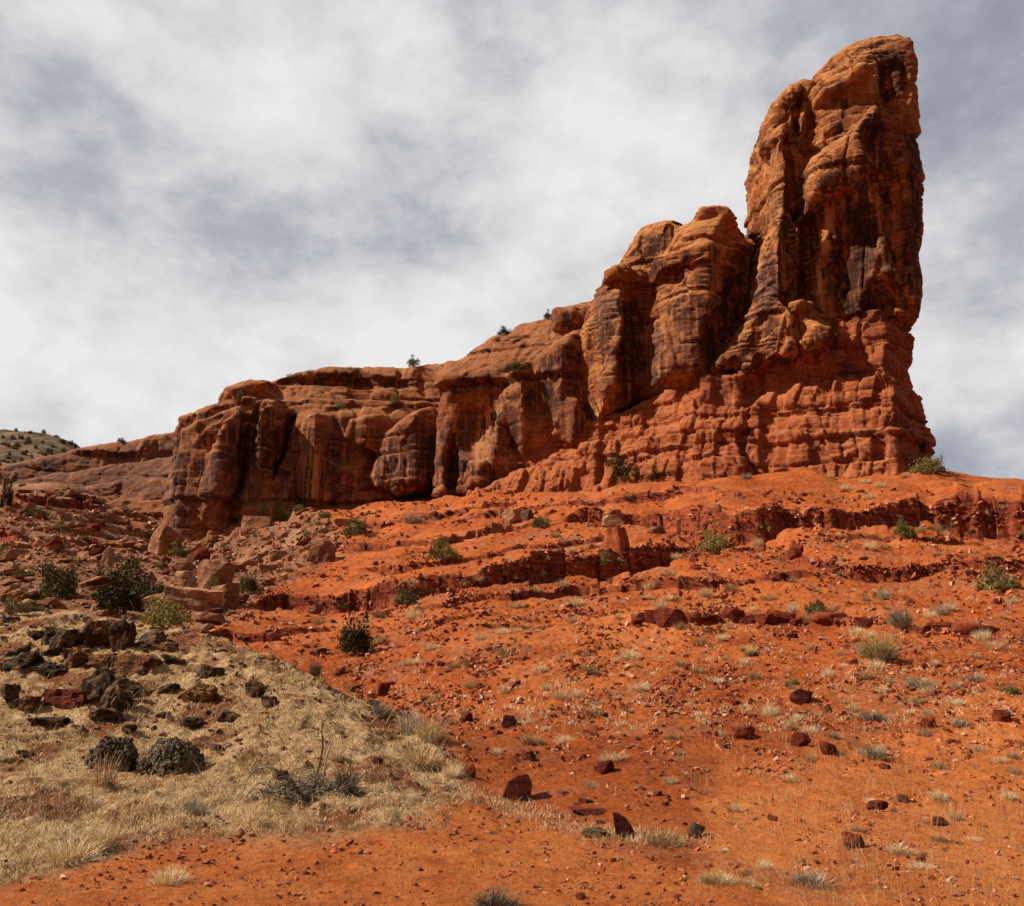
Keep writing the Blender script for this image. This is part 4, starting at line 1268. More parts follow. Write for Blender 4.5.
def stem_mesh(name, seed, mat, n=7, rad=.03, depth=1, spread=.9, length=.6):
    rng = np.random.RandomState(seed)
    segs = []
    for k in range(n):
        a = 2 * math.pi * k / n + rng.rand()
        d_ = np.array([math.cos(a) * spread * rng.uniform(.3, 1), math.sin(a) * spread * rng.uniform(.3, 1), 1.0])
        branch(rng, np.array([math.cos(a) * .03, math.sin(a) * .03, -.04]), d_ / np.linalg.norm(d_), length * rng.uniform(.7, 1.1), rad, depth, segs, kids=2)
    V, F = tubes(segs, 4)
    V[:, :2] *= .5 / max(.5, np.abs(V[:, :2]).max())
    V[:, 2] *= .9 / max(.9, V[:, 2].max())
    return make_mesh(name, V, F, mat)


def build_sets():
    S = {}
    S['stem'] = [stem_mesh('shrub_stem', 50 + k, M_TWIG) for k in range(3)]
    S['juniper'] = [leaf_mesh('juniper_foliage', 60 + k, M_JUN, 62, 52, .034) for k in range(4)]
    S['olive'] = [leaf_mesh('olive_foliage', 70 + k, M_OLIVE, 60, 50, .034) for k in range(3)]
    S['sage'] = [tuft_mesh('sage_foliage', 80 + k, M_SAGE, 520, .55, 1.0, 1.25, .022, .5) for k in range(4)]
    S['gold'] = [tuft_mesh('gold_foliage', 90 + k, M_GOLD, 480, .55, 1.0, 1.05, .018, .4) for k in range(2)]
    S['tuft'] = [tuft_mesh('grass_tuft', 100 + k, M_PALE, 520, .6, 1.0, 1.35, .022, .5) for k in range(6)]
    S['straw'] = [tuft_mesh('straw_tuft', 120 + k, M_STRAW, 170, .5, 1.0, 1.1, .022, .7) for k in range(4)]
    return S


def add_shrub(kind, name, px, py, w, h, label, category, group=None, mark=None, seed=0):
    loc, D, _ = cast(px, py)
    k = m_per_px(loc)
    rng = random.Random(seed * 7 + int(px * 13 + py))
    W_, H_ = w * k, h * k
    root = link(name, None, loc=(loc.x, loc.y + W_ * .25, loc.z - .02), rot=(0, 0, rng.uniform(0, 6.28)))
    root.scale = (W_ * 1.2, W_ * 1.2, H_ * 1.15)
    tag(root, label, category, group)
    st = link('stem', rng.choice(SETS['stem']), root)
    if kind == 'gold':                                         # grey skirt below pale yellow tips
        st.scale = (.8, .8, .6)
        link('foliage', rng.choice(SETS['sage']), root, scl=(1, 1, .72))
        link('flower_tips', rng.choice(SETS['gold']), root, scl=(.86, .86, 1.0))
    else:
        link('foliage', rng.choice(SETS[kind]), root)
    if mark:
        LANDMARKS.append((px, py, mark))
    return root


def add_tuft(px, py, w, h, label, group=None, kind='tuft', name='grass_tuft', category='grass tuft', mark=None):
    loc, D, _ = cast(px, py)
    k = m_per_px(loc)
    rng = random.Random(int(px * 31 + py * 7))
    o = link(name, rng.choice(SETS[kind]), loc=(loc.x, loc.y + w * k * .2, loc.z - .01), rot=(0, 0, rng.uniform(0, 6.28)), scl=(w * k * 1.15, w * k * 1.15, h * k * 1.1))
    if mark:
        LANDMARKS.append((px, py, mark))
    return tag(o, label, category, group)


# ------------------------------------------------------------------ stuff: ground cover nobody could count
def scatter_pebbles(n, seed=3):
    rng = np.random.RandomState(seed)
    px = rng.uniform(-60, 1084, n * 3); py = 490 + (906 + 30 - 490) * rng.rand(n * 3) ** .8
    dens = sstep(-.15, .55, fbm(px / 60, py / 22, 0, 3, .6, seed=5))
    inr = poly_sdf(px, py, rub_poly) < 6
    dens = np.where(inr, .45, np.clip(dens + .10, 0, 1))
    kn_ = poly_sdf(px, py, knoll_poly) < -4
    dens = np.where(kn_, dens * .25, dens)
    dens = dens * (1 - .8 * sstep(690, 800, py))
    keep = rng.rand(len(px)) < dens
    px, py, inr = px[keep][:n], py[keep][:n], inr[keep][:n]
    n = len(px)
    # ray against the ground columns
    s, v = pix_dir(px, py)
    i = np.clip(np.searchsorted(scol, s), 0, NS - 1)
    L = np.empty(n)
    for a in range(0, n, 4000):
        m_ = VT2[i[a:a + 4000]] >= v[a:a + 4000, None]
        j = np.argmax(m_, 1)
        L[a:a + 4000] = Lrow[j]
    X, Y, Z = g_at(s, L)
    ok = (Y < 125) & (Y > 4)
    X, Y, Z, inr, px, py = X[ok], Y[ok], Z[ok], inr[ok], px[ok], py[ok]
    n = len(X)
    size = (0.8 + 2.6 * rng.rand(n) ** 3.4 + np.where(inr, 1.4 * rng.rand(n) ** 2, 0)) * Y / FPX
    base = np.array([[1, 0, 0], [-1, 0, 0], [0, 1, 0], [0, -1, 0], [0, 0, 1], [0, 0, -1], [.6, .6, .5], [-.6, -.5, .6]], float)
    base = np.array([[-1, -1, -1], [1, -1, -1], [1, 1, -1], [-1, 1, -1], [-1, -1, 1], [1, -1, 1], [1, 1, 1], [-1, 1, 1]], float) * .6
    F0 = np.array([[0, 3, 2, 1], [4, 5, 6, 7], [0, 1, 5, 4], [1, 2, 6, 5], [2, 3, 7, 6], [3, 0, 4, 7]])
    V = base[None] * (1 + .45 * rng.randn(n, 8, 3))
    V[:, 4:, :2] *= .75
    V[:, :, 2] *= rng.uniform(.35, .9, n)[:, None]
    V[:, :, 0] *= rng.uniform(.8, 1.9, n)[:, None]
    a = rng.uniform(0, 6.28, n)
    c, s_ = np.cos(a)[:, None], np.sin(a)[:, None]
    x = V[:, :, 0] * c - V[:, :, 1] * s_
    y = V[:, :, 0] * s_ + V[:, :, 1] * c
    tl = rng.randn(n)[:, None] * .35
    z = V[:, :, 2] + x * tl
    V = np.stack([x, y, z], -1) * size[:, None, None] + np.stack([X, Y, Z + size * .25], 1)[:, None]
    F = (np.arange(n)[:, None, None] * 8 + F0[None]).reshape(-1, 4)
    pal = np.array([(.13, .026, .012), (.22, .05, .02), (.36, .095, .035), (.46, .18, .09), (.52, .28, .17), (.40, .13, .06)])
    pr = np.where(inr[:, None], [[.04, .10, .14, .30, .34, .08]], [[.2, .3, .24, .09, .06, .11]])
    cs = np.cumsum(pr, 1)
    pick = (rng.rand(n)[:, None] > cs).sum(1).clip(0, 5)
    near_kn = (poly_sdf(px[:n], py[:n], knoll_poly) < 0) & (Y < 24)
    col = pal[pick] * rng.uniform(.75, 1.25, (n, 1))
    col = np.where(near_kn[:, None], col * .5 + .03, col)
    me = make_mesh('gravel', V.reshape(-1, 3), F, None, smooth=False)
    add_attr(me, 'tint', np.repeat(np.concatenate([col, np.ones((n, 1))], 1), 8, 0))
    m, t, b = new_mat('gravel', .9, .15)
    at = t.n('ShaderNodeAttribute', attribute_name='tint')
    t.l(at.outputs['Color'], b.inputs['Base Color'])
    me.materials.append(m)
    return tag(link('gravel', me), 'loose red and pinkish gravel strewn over the slope', 'gravel', kind='stuff')


def scatter_grass(n_cl, per, region, seed, name, label, mat, hrange, wid, clump=.10, thresh=0.0, lie=.9, dens_scale=(26, 9), zmin=4, zmax=26, colors=None):
    rng = np.random.RandomState(seed)
    P = np.array(region, float)
    px = rng.uniform(P[:, 0].min(), P[:, 0].max(), n_cl * 6); py = rng.uniform(P[:, 1].min(), P[:, 1].max(), n_cl * 6)
    nz = fbm(px / dens_scale[0], py / dens_scale[1], 0.5, 3, .6, seed=seed)
    ok = (poly_sdf(px, py, P) < 0) & (nz + .3 * rng.randn(len(px)) > thresh)
    px, py, nz = px[ok][:n_cl], py[ok][:n_cl], nz[ok][:n_cl]
    s, v = pix_dir(px, py)
    i = np.clip(np.searchsorted(scol, s), 0, NS - 1)
    L = np.empty(len(px))
    for a in range(0, len(px), 4000):
        L[a:a + 4000] = Lrow[np.argmax(VT2[i[a:a + 4000]] >= v[a:a + 4000, None], 1)]
    X, Y, Z = g_at(s, L)
    ok = (Y > zmin) & (Y < zmax)
    X, Y = X[ok], Y[ok]
    n = len(X) * per
    Xb = np.repeat(X, per) + rng.randn(n) * clump
    Yb = np.repeat(Y, per) + rng.randn(n) * clump
    Yb = np.maximum(Yb, 2.0)
    _, _, Zb = g_at(Xb / Yb, np.log(Yb))
    a = np.repeat(rng.uniform(0, 6.28, len(X)), per) + rng.randn(n) * 1.2
    Lh = rng.uniform(hrange[0], hrange[1], n) * np.repeat(rng.uniform(.6, 1.2, len(X)), per)
    lean = np.abs(rng.randn(n)) * .35 + lie * rng.rand(n)
    lean = np.clip(lean, 0, 1.45)
    b0 = np.stack([Xb, Yb, Zb - .01], 1)
    d1 = np.stack([np.cos(a) * np.sin(lean), np.sin(a) * np.sin(lean), np.cos(lean)], 1)
    l2 = np.clip(lean + rng.uniform(.1, .6, n), 0, 1.6)
    d2 = np.stack([np.cos(a) * np.sin(l2), np.sin(a) * np.sin(l2), np.cos(l2)], 1)
    mid = b0 + d1 * (Lh * .55)[:, None]
    tip = mid + d2 * (Lh * .5)[:, None]
    w_ = (wid * Yb / 11.0).clip(wid * .6, wid * 1.8)
    ta = rng.uniform(0, math.pi, n)
    side = np.stack([np.cos(ta), np.sin(ta) * .4, np.zeros(n)], 1) * (w_ * .5)[:, None]
    V = np.stack([b0 - side, b0 + side, mid + side * .8, mid - side * .8, tip], 1).reshape(-1, 3)
    q = np.arange(n)[:, None] * 5
    me = make_mesh(name, V, [q + np.array([[0, 1, 2, 3]]), q + np.array([[3, 2, 4]])], mat, smooth=False)
    return tag(link(name, me), label, 'grass', kind='stuff')


def wedge_mesh(name, outline, mat, seed, thick=.8):
    """a broken wedge: an angular outline given real thickness, edges chipped"""
    rng = np.random.RandomState(seed)
    bm = bmesh.new()
    for (sx, y) in ((1.0, -.5 * thick), (.82, .5 * thick)):
        for (x, z) in outline:
            bm.verts.new((x * sx + rng.uniform(-.03, .03), y + rng.uniform(-.06, .06), z * (1 if y < 0 else .86)))
    bmesh.ops.convex_hull(bm, input=bm.verts)
    bmesh.ops.triangulate(bm, faces=bm.faces)
    bmesh.ops.bevel(bm, geom=list(bm.edges), offset=.025, segments=1, affect='EDGES')
    bmesh.ops.triangulate(bm, faces=bm.faces)
    bmesh.ops.subdivide_edges(bm, edges=[e for e in bm.edges if e.calc_length() > .12], cuts=3, use_grid_fill=True)
    bmesh.ops.triangulate(bm, faces=bm.faces)
    for v in bm.verts:
        c = v.co
        v.co = c * (1 + .05 * float(fbm(c.x * 3 + seed, c.y * 3, c.z * 3, 3)))
    me = bpy.data.meshes.new(name)
    bm.to_mesh(me)
    bm.free()
    me.materials.append(mat)
    return me
ground = build_ground(ground_material())
butte = build_butte()
DG = prepare_rays()
SETS = build_sets()

# ---- rocks on the dry knoll ----------------------------------------------------------
K = 'rocks of the grassy knoll'
KN = [  # px, py of the foot, width, height, material, label, short phrase, tilt
    (91, 648, 33, 34, M_RUST, 'orange lichen-spotted boulder crowning the grassy knoll beside a squarer one', 'orange lichen boulder', (0, .1)),
    (120, 650, 29, 36, M_RUST, 'squarish rusty brown boulder touching the orange lichen boulder atop the knoll', 'squarish rusty boulder', (0, -.05)),
    (73, 668, 30, 25, M_RUST, 'rounded ochre boulder just below the orange lichen boulder', 'rounded ochre boulder', (0, .1)),
    (100, 668, 34, 18, M_RUST, 'flat ochre slab between the rounded ochre boulder and the broad brown slab', 'flat ochre slab', (0, 0)),
    (130, 676, 56, 26, M_RUST, 'broad brown lichen slab under the squarish rusty boulder', 'broad brown slab', (.1, .08)),
    (52, 652, 50, 30, M_DARK, 'black craggy rock beside the orange lichen boulder', 'black craggy rock', (0, .15)),
    (36, 640, 26, 12, M_DARK, 'low black rock poking out above the black craggy rock', 'low black rock', (0, 0)),
    (149, 645, 34, 19, M_DARK, 'dark rock tucked against the squarish rusty boulder on its downhill flank', 'dark tucked rock', (0, -.1)),
    (168, 652, 20, 12, M_RUST, 'small pinkish stone at the edge of the knoll top rocks', 'small pinkish stone', (0, 0)),
    (97, 706, 46, 46, M_DARK, 'upright split dark rock leaning like a fin in the middle of the knoll', 'split dark fin rock', (.2, .5)),
    (112, 716, 34, 40, M_DARK, 'tall dark lichened block behind the leaning fin rock on the knoll', 'tall lichened block', (0, .25)),
    (62, 708, 50, 24, M_MARO, 'dark red flat-topped rock beside the leaning fin rock', 'dark red flat rock', (0, -.1)),
    (100, 722, 34, 16, M_DARK, 'broken dark rubble rock at the foot of the leaning fin rock', 'broken dark rock', (0, 0)),
    (134, 698, 26, 15, M_DARK, 'low black rock half buried in straw beside the tall lichened block', 'half buried black rock', (0, 0)),
    (194, 702, 42, 24, M_RUST, 'rust brown slab with dark lichen, alone on the knoll shoulder', 'rust brown slab', (0, .15)),
    (166, 694, 30, 11, M_DARK, 'thin dark stone tilting up beside the rust brown slab', 'thin dark stone', (0, -.35)),
    (208, 678, 28, 15, M_DARK, 'dark knobbly stone near the crest above the rust brown slab', 'dark knobbly stone', (0, .2)),
    (168, 665, 30, 12, M_DARK, 'long low black stone below the small pinkish stone', 'long low black stone', (0, .35)),
    (14, 668, 44, 16, M_DARK, 'dark weathered slab at the edge of the picture on the knoll', 'dark weathered slab', (0, -.3)),
    (44, 676, 40, 14, M_DARK, 'greyish flat slab below the black craggy rock', 'greyish flat slab', (0, 0)),
    (5, 702, 22, 22, M_DARK, 'grey block cut by the picture edge beside a flat lichened stone', 'grey edge block', (0, 0)),
    (20, 710, 34, 18, M_RUST, 'flat lichened stone beside the grey edge block', 'flat lichened stone', (0, .1)),
    (10, 624, 22, 9, M_DARK, 'small black rock on the straw rise near the picture edge', 'small black rock', (0, 0)),
    (226, 722, 24, 13, M_DARK, 'pointed black stone below the knobbly pair on the lower knoll', 'pointed black stone', (0, .3)),
    (254, 698, 24, 22, M_DARK, 'knobbly dark rock, the upper one of a pair on the lower knoll', 'upper knobbly rock', (0, 0)),
    (267, 708, 22, 15, M_DARK, 'knobbly dark rock, the lower one of a pair on the lower knoll', 'lower knobbly rock', (0, .2)),
    (186, 728, 34, 13, M_DARK, 'dark stony patch sticking out of straw below the rust brown slab', 'dark stony patch', (0, 0)),
    (45, 726, 44, 10, M_DARK, 'long low row of dark stone below the dark red flat rock', 'long low dark stone', (0, 0)),
]
for q, (px, py, w, h, mt, lb, mk, tl) in enumerate(KN):
    add_rock('boulder', rock_mesh('boulder', 900 + q * 7, mt, 4, 1, 12, .13), px, py, w * .90, h * .84, lb, 'boulder', tilt=tl, mark=mk, sink=.28)

# ---- slabs and blocks fallen from the cliff ------------------------------------------
FALL = [
    (210, 588, 38, 34, M_TANR, 'big pale tan block with a flat sunlit top among the fallen slabs', 'big pale tan block', (0, .15)),
    (186, 612, 66, 30, M_TANR, 'long cracked tan slab sloping down toward the knoll', 'long cracked tan slab', (.1, .12)),
    (222, 609, 36, 30, M_TANR, 'block with a dark overhanging face beside the long cracked tan slab', 'dark faced block', (0, -.1)),
    (321, 562, 32, 28, M_TANR, 'upright orange block with a squared top on the slope below the cliff', 'upright orange block', (0, .2)),
    (254, 532, 32, 20, M_TANR, 'brown boulder leaning against the foot of the cliff wall', 'leaning brown boulder', (0, .05)),
    (246, 567, 34, 14, M_TANR, 'smooth tan slab uphill of the big pale tan block', 'smooth tan slab', (0, -.3)),
    (266, 572, 24, 9, M_TANR, 'narrow tan stone at the tip of the smooth tan slab', 'narrow tan stone', (0, 0)),
    (262, 585, 22, 8, M_TANR, 'pale flat stone lying beside a dark shrub near the ledge end', 'pale flat stone', (0, 0)),
    (206, 546, 30, 12, M_TANR, 'low tan slab near the cliff foot beside a green bush', 'low tan slab', (0, -.2)),
    (344, 527, 22, 10, M_TANR, 'small brown block under the cliff beside a yellow green bush', 'small brown block', (0, 0)),
    (326, 532, 26, 5, M_TANR, 'thin pale flagstone under the cliff', 'thin pale flagstone', (0, -.1)),
    (184, 592, 26, 26, M_TANR, 'rounded tan boulder at the head of the long cracked tan slab', 'rounded tan boulder', (0, 0)),
    (107, 566, 14, 24, M_TANR, 'narrow upright spike of pale rock', 'narrow rock spike', (0, .1)),
    (96, 556, 20, 14, M_MARO, 'dark red triangular stone beside the narrow rock spike', 'dark red triangular stone', (0, .3)),
    (155, 556, 22, 18, M_TANR, 'rounded boulder beneath the triangular brown slab', 'rounded boulder', (0, 0)),
    (161, 548, 34, 28, M_TANR, 'triangular brown slab leaning below the end of the cliff', 'triangular brown slab', (0, .5)),
    (85, 588, 42, 9, M_TANR, 'long thin tilted flagstone beside the bushy juniper', 'long thin flagstone', (0, -.45)),
    (15, 598, 28, 11, M_TANR, 'tilted pale slab near the picture edge above the knoll', 'tilted pale slab', (0, -.4)),
    (160, 604, 46, 13, M_TANR, 'grey tan slab lying under the junipers behind the knoll', 'grey tan slab', (0, -.2)),
    (232, 603, 30, 8, M_MARO, 'thin dark stone at the foot of the dark faced block', 'thin dark foot stone', (0, -.3)),
    (204, 624, 40, 14, M_TANR, 'crumbling pink slab below the long cracked tan slab', 'crumbling pink slab', (0, .1)),
    (276, 560, 20, 12, M_TANR, 'brown chunk below the cliff uphill of the ledge end', 'brown chunk', (0, 0)),
    (512, 524, 22, 18, M_TANR, 'pale round-topped boulder in the small rockfall on the upper slope', 'pale round-topped boulder', (0, .1)),
    (527, 520, 14, 13, M_DARK, 'dark cube-like stone in the small rockfall on the upper slope', 'dark cube-like stone', (0, 0)),
    (503, 516, 10, 7, M_TANR, 'small pale stone topping the rockfall on the upper slope', 'small pale top stone', (0, 0)),
    (494, 533, 18, 13, M_TANR, 'tan boulder at the lower end of the small rockfall', 'tan rockfall boulder', (0, .2)),
    (507, 532, 14, 8, M_TANR, 'broken tan stone in the middle of the small rockfall', 'broken tan stone', (0, 0)),
    (657, 534, 20, 10, M_TANR, 'pale flat stone on the ledge near the balanced cap rock', 'pale ledge stone', (0, -.05)),
    (392, 593, 13, 8, M_TANR, 'pale stone lying against the long ledge above a dark bush', 'pale stone by the ledge', (0, 0)),
]
for q, (px, py, w, h, mt, lb, mk, tl) in enumerate(FALL):
    add_rock('fallen_block', rock_mesh('fallen_block', 1300 + q * 7, mt, 4, 1, 10, .07), px, py, w * .92, h * .85, lb, 'rock', tilt=tl, mark=mk, depth=.9, sink=.25)

# ---- balanced rock on its red pillar -------------------------------------------------
loc, D, _ = cast(618, 552)
k = m_per_px(loc)
rng = np.random.RandomState(5)
th = np.linspace(0, 2 * math.pi, 40, endpoint=False); zl = np.linspace(0, 1, 26)
TT, ZZ_ = np.meshgrid(th, zl, indexing='ij')
RR = (1.35 - .62 * ZZ_ ** .7) * (1 + .12 * np.cos(5 * TT + 1) + .09 * fbm(np.cos(TT) * 2, np.sin(TT) * 2, ZZ_ * 2.5, 3, seed=4))
hgt = 34 * k
V = np.stack([RR * np.cos(TT) * 13 * k, RR * np.sin(TT) * 13 * k, ZZ_ * hgt - .5], -1).reshape(-1, 3)
ii = np.arange(40)[:, None] * 26; jj = np.arange(25)[None]
i2 = ((np.arange(40) + 1) % 40)[:, None] * 26
F = np.stack([ii + jj, i2 + jj, i2 + jj + 1, ii + jj + 1], -1).reshape(-1, 4)
V = np.concatenate([V, [[0, 0, hgt - .45]]])
top = np.stack([np.arange(40) * 26 + 25, ((np.arange(40) + 1) % 40) * 26 + 25, np.full(40, len(V) - 1)], 1)
pil = link('rock_pillar', make_mesh('rock_pillar', V, [F, top], M_RED), loc=(loc.x, loc.y + 16 * k, loc.z))
tag(pil, 'short red mudstone pillar standing out from the ledge under the pale cap rock', 'rock pillar')
capz = loc.z + hgt - .45
for (zo, w, h, sd, nm, lb) in ((0.0, 23, 14, 3, 'cap_rock', 'pale cap rock balanced on the short red pillar'), (12 * k, 19, 7, 8, 'top_stone', 'thin pale stone lying on the cap rock of the red pillar')):
    o = link('cap_rock' if nm == 'cap_rock' else 'flat_stone', rock_mesh(nm, 1500 + sd, M_TANR, 3, 1, 8, .03), loc=(loc.x - 2 * k, loc.y + 16 * k, capz + zo + h * k * .45), scl=(w * k, 18 * k, h * k))
    tag(o, lb, 'rock')
LANDMARKS.append((616, 517, 'balanced cap rock'))

# ---- single red rocks on the slope ---------------------------------------------------
REDS = [
    (515, 800, 31, 25, M_MARO, 'large dark red wedge-shaped rock at the meeting of knoll and red soil', 'large red wedge rock', (0, -.25)),
    (626, 838, 24, 24, M_MARO, 'dark red rock with a slanting pointed top beside a straw line', 'pointed red rock', (0, .45)),
    (802, 747, 19, 14, M_RED, 'square red block, the one with a tuft at its foot, of the twin red blocks', 'squarer twin block', (0, 0)),
    (830, 755, 18, 12, M_MARO, 'low red block, the one further from the knoll, of the twin red blocks', 'lower twin block', (0, .1)),
    (803, 703, 22, 13, M_MARO, 'dark red flat rock with small rubble at its side uphill of the twin blocks', 'dark red rubble rock', (0, .2)),
    (929, 728, 15, 10, M_RED, 'small bright red rock between grey green tufts', 'small bright red rock', (0, 0)),
    (742, 738, 28, 15, M_RED, 'rounded orange red boulder sunk in the soil with a shaded end', 'rounded orange boulder', (0, 0)),
    (855, 849, 20, 14, M_MARO, 'dark rock poking from the bright orange mound low on the slope', 'dark mound rock', (0, .2)),
    (697, 838, 15, 13, M_DARK, 'greyish pitted rock at the end of the straw line', 'pitted grey rock', (0, .3)),
    (880, 810, 20, 8, M_MARO, 'low dark red rock with a small cast shadow on bare orange soil', 'low dark red rock', (0, -.1)),
    (470, 777, 11, 10, M_MARO, 'small dark red rock in straw uphill of the large red wedge rock', 'small dark straw rock', (0, 0)),
    (383, 696, 12, 13, M_MARO, 'small upright dark red stone at the knoll gully', 'small upright stone', (0, .1)),
    (605, 774, 20, 12, M_MARO, 'dark red rock with broken chips around it', 'chipped dark red rock', (0, -.2)),
    (320, 656, 12, 8, M_DARK, 'dark stone in the gully below the green juniper bush', 'dark gully stone', (0, 0)),
    (595, 838, 26, 8, M_DARK, 'dark grey flat stones edge beside the pointed red rock', 'grey edge stone', (0, 0)),
    (510, 727, 16, 11, M_MARO, 'dark red stone, the biggest of a scattering, mid slope', 'mid slope dark stone', (0, .1)),
    (466, 722, 13, 9, M_MARO, 'dark stone beside the mid slope tufts near the brushy knoll edge', 'knoll edge stone', (0, 0)),
    (529, 760, 14, 8, M_RED, 'pinkish red stone near two tufts mid slope', 'pinkish stone', (0, 0)),
    (797, 558, 13, 15, M_RED, 'triangular red stone under the end of the upper ledge', 'triangular ledge stone', (0, .4)),
    (315, 614, 16, 9, M_TANR, 'pinkish angular stone below the long ledge', 'pinkish angular stone', (0, -.2)),
    (272, 642, 16, 9, M_RED, 'red angular stone near the knoll crest', 'red angular stone', (0, .2)),
    (588, 815, 40, 5, M_MARO, 'thin dark flagstone band in the soil downhill of the chipped rock', 'thin flagstone band', (0, .05)),
    (942, 826, 16, 8, M_MARO, 'small dark stone beside a straw tuft low on the slope', 'small dark stone', (0, 0)),
    (1004, 722, 18, 12, M_MARO, 'dark red rock near the picture edge mid slope', 'edge dark red rock', (0, 0)),
]
for q, (px, py, w, h, mt, lb, mk, tl) in enumerate(REDS):
    if q < 2:                                                  # the two angular wedges
        me_ = wedge_mesh('red_rock', [(-.5, -.5), (-.25, .2), (.1, .48), (.42, .5), (.5, .1), (.46, -.5)] if q == 0 else [(-.5, .5), (-.36, .5), (.05, .3), (.34, -.1), (.5, -.5), (-.38, -.5)], mt, 40 + q)
        add_rock('red_rock', me_, px, py, w, h, lb, 'rock', mark=mk, sink=.12)
        continue
    add_rock('red_rock', rock_mesh('red_rock', 1700 + q * 7, mt, 4 if py > 700 else 3, 1, 10, .04), px, py, w, h, lb, 'rock', tilt=tl, mark=mk)

# ---- broken blocks of the ledges -----------------------------------------------------
LB = [(641, 624, 16, 12), (655, 624, 14, 15), (672, 625, 20, 16), (694, 624, 16, 14), (708, 622, 12, 9), (735, 622, 14, 10), (752, 623, 16, 10), (768, 623, 14, 12), (783, 624, 18, 10), (800, 625, 16, 11), (833, 622, 26, 8), (868, 627, 14, 7),
      (925, 631, 16, 8), (945, 630, 22, 7), (985, 634, 30, 9)]
ordn = ['first', 'second', 'third', 'fourth', 'fifth', 'sixth', 'seventh', 'eighth', 'ninth', 'tenth', 'eleventh', 'twelfth', 'thirteenth', 'fourteenth', 'fifteenth', 'sixteenth', 'seventeenth', 'eighteenth', 'nineteenth', 'twentieth']
lbm = [rock_mesh('ledge_block', 2100 + q * 3, M_MARO if q % 3 else M_RED, 3, 1, 7, .02) for q in range(5)]
for q, (px, py, w, h) in enumerate(LB):
    add_rock('ledge_block', lbm[q % 5], px, py + (q * 7 % 5) - 2, w * (1.1 + .3 * (q % 3)), h * (.75 + .2 * (q % 3)), 'dark red block in the low broken ledge mid slope, %s counting away from the knoll' % ordn[q], 'rock', group='blocks of the low broken ledge', depth=.8, tilt=(.12 * ((q * 5) % 3 - 1), .18 * ((q * 7) % 3 - 1)), sink=.35)

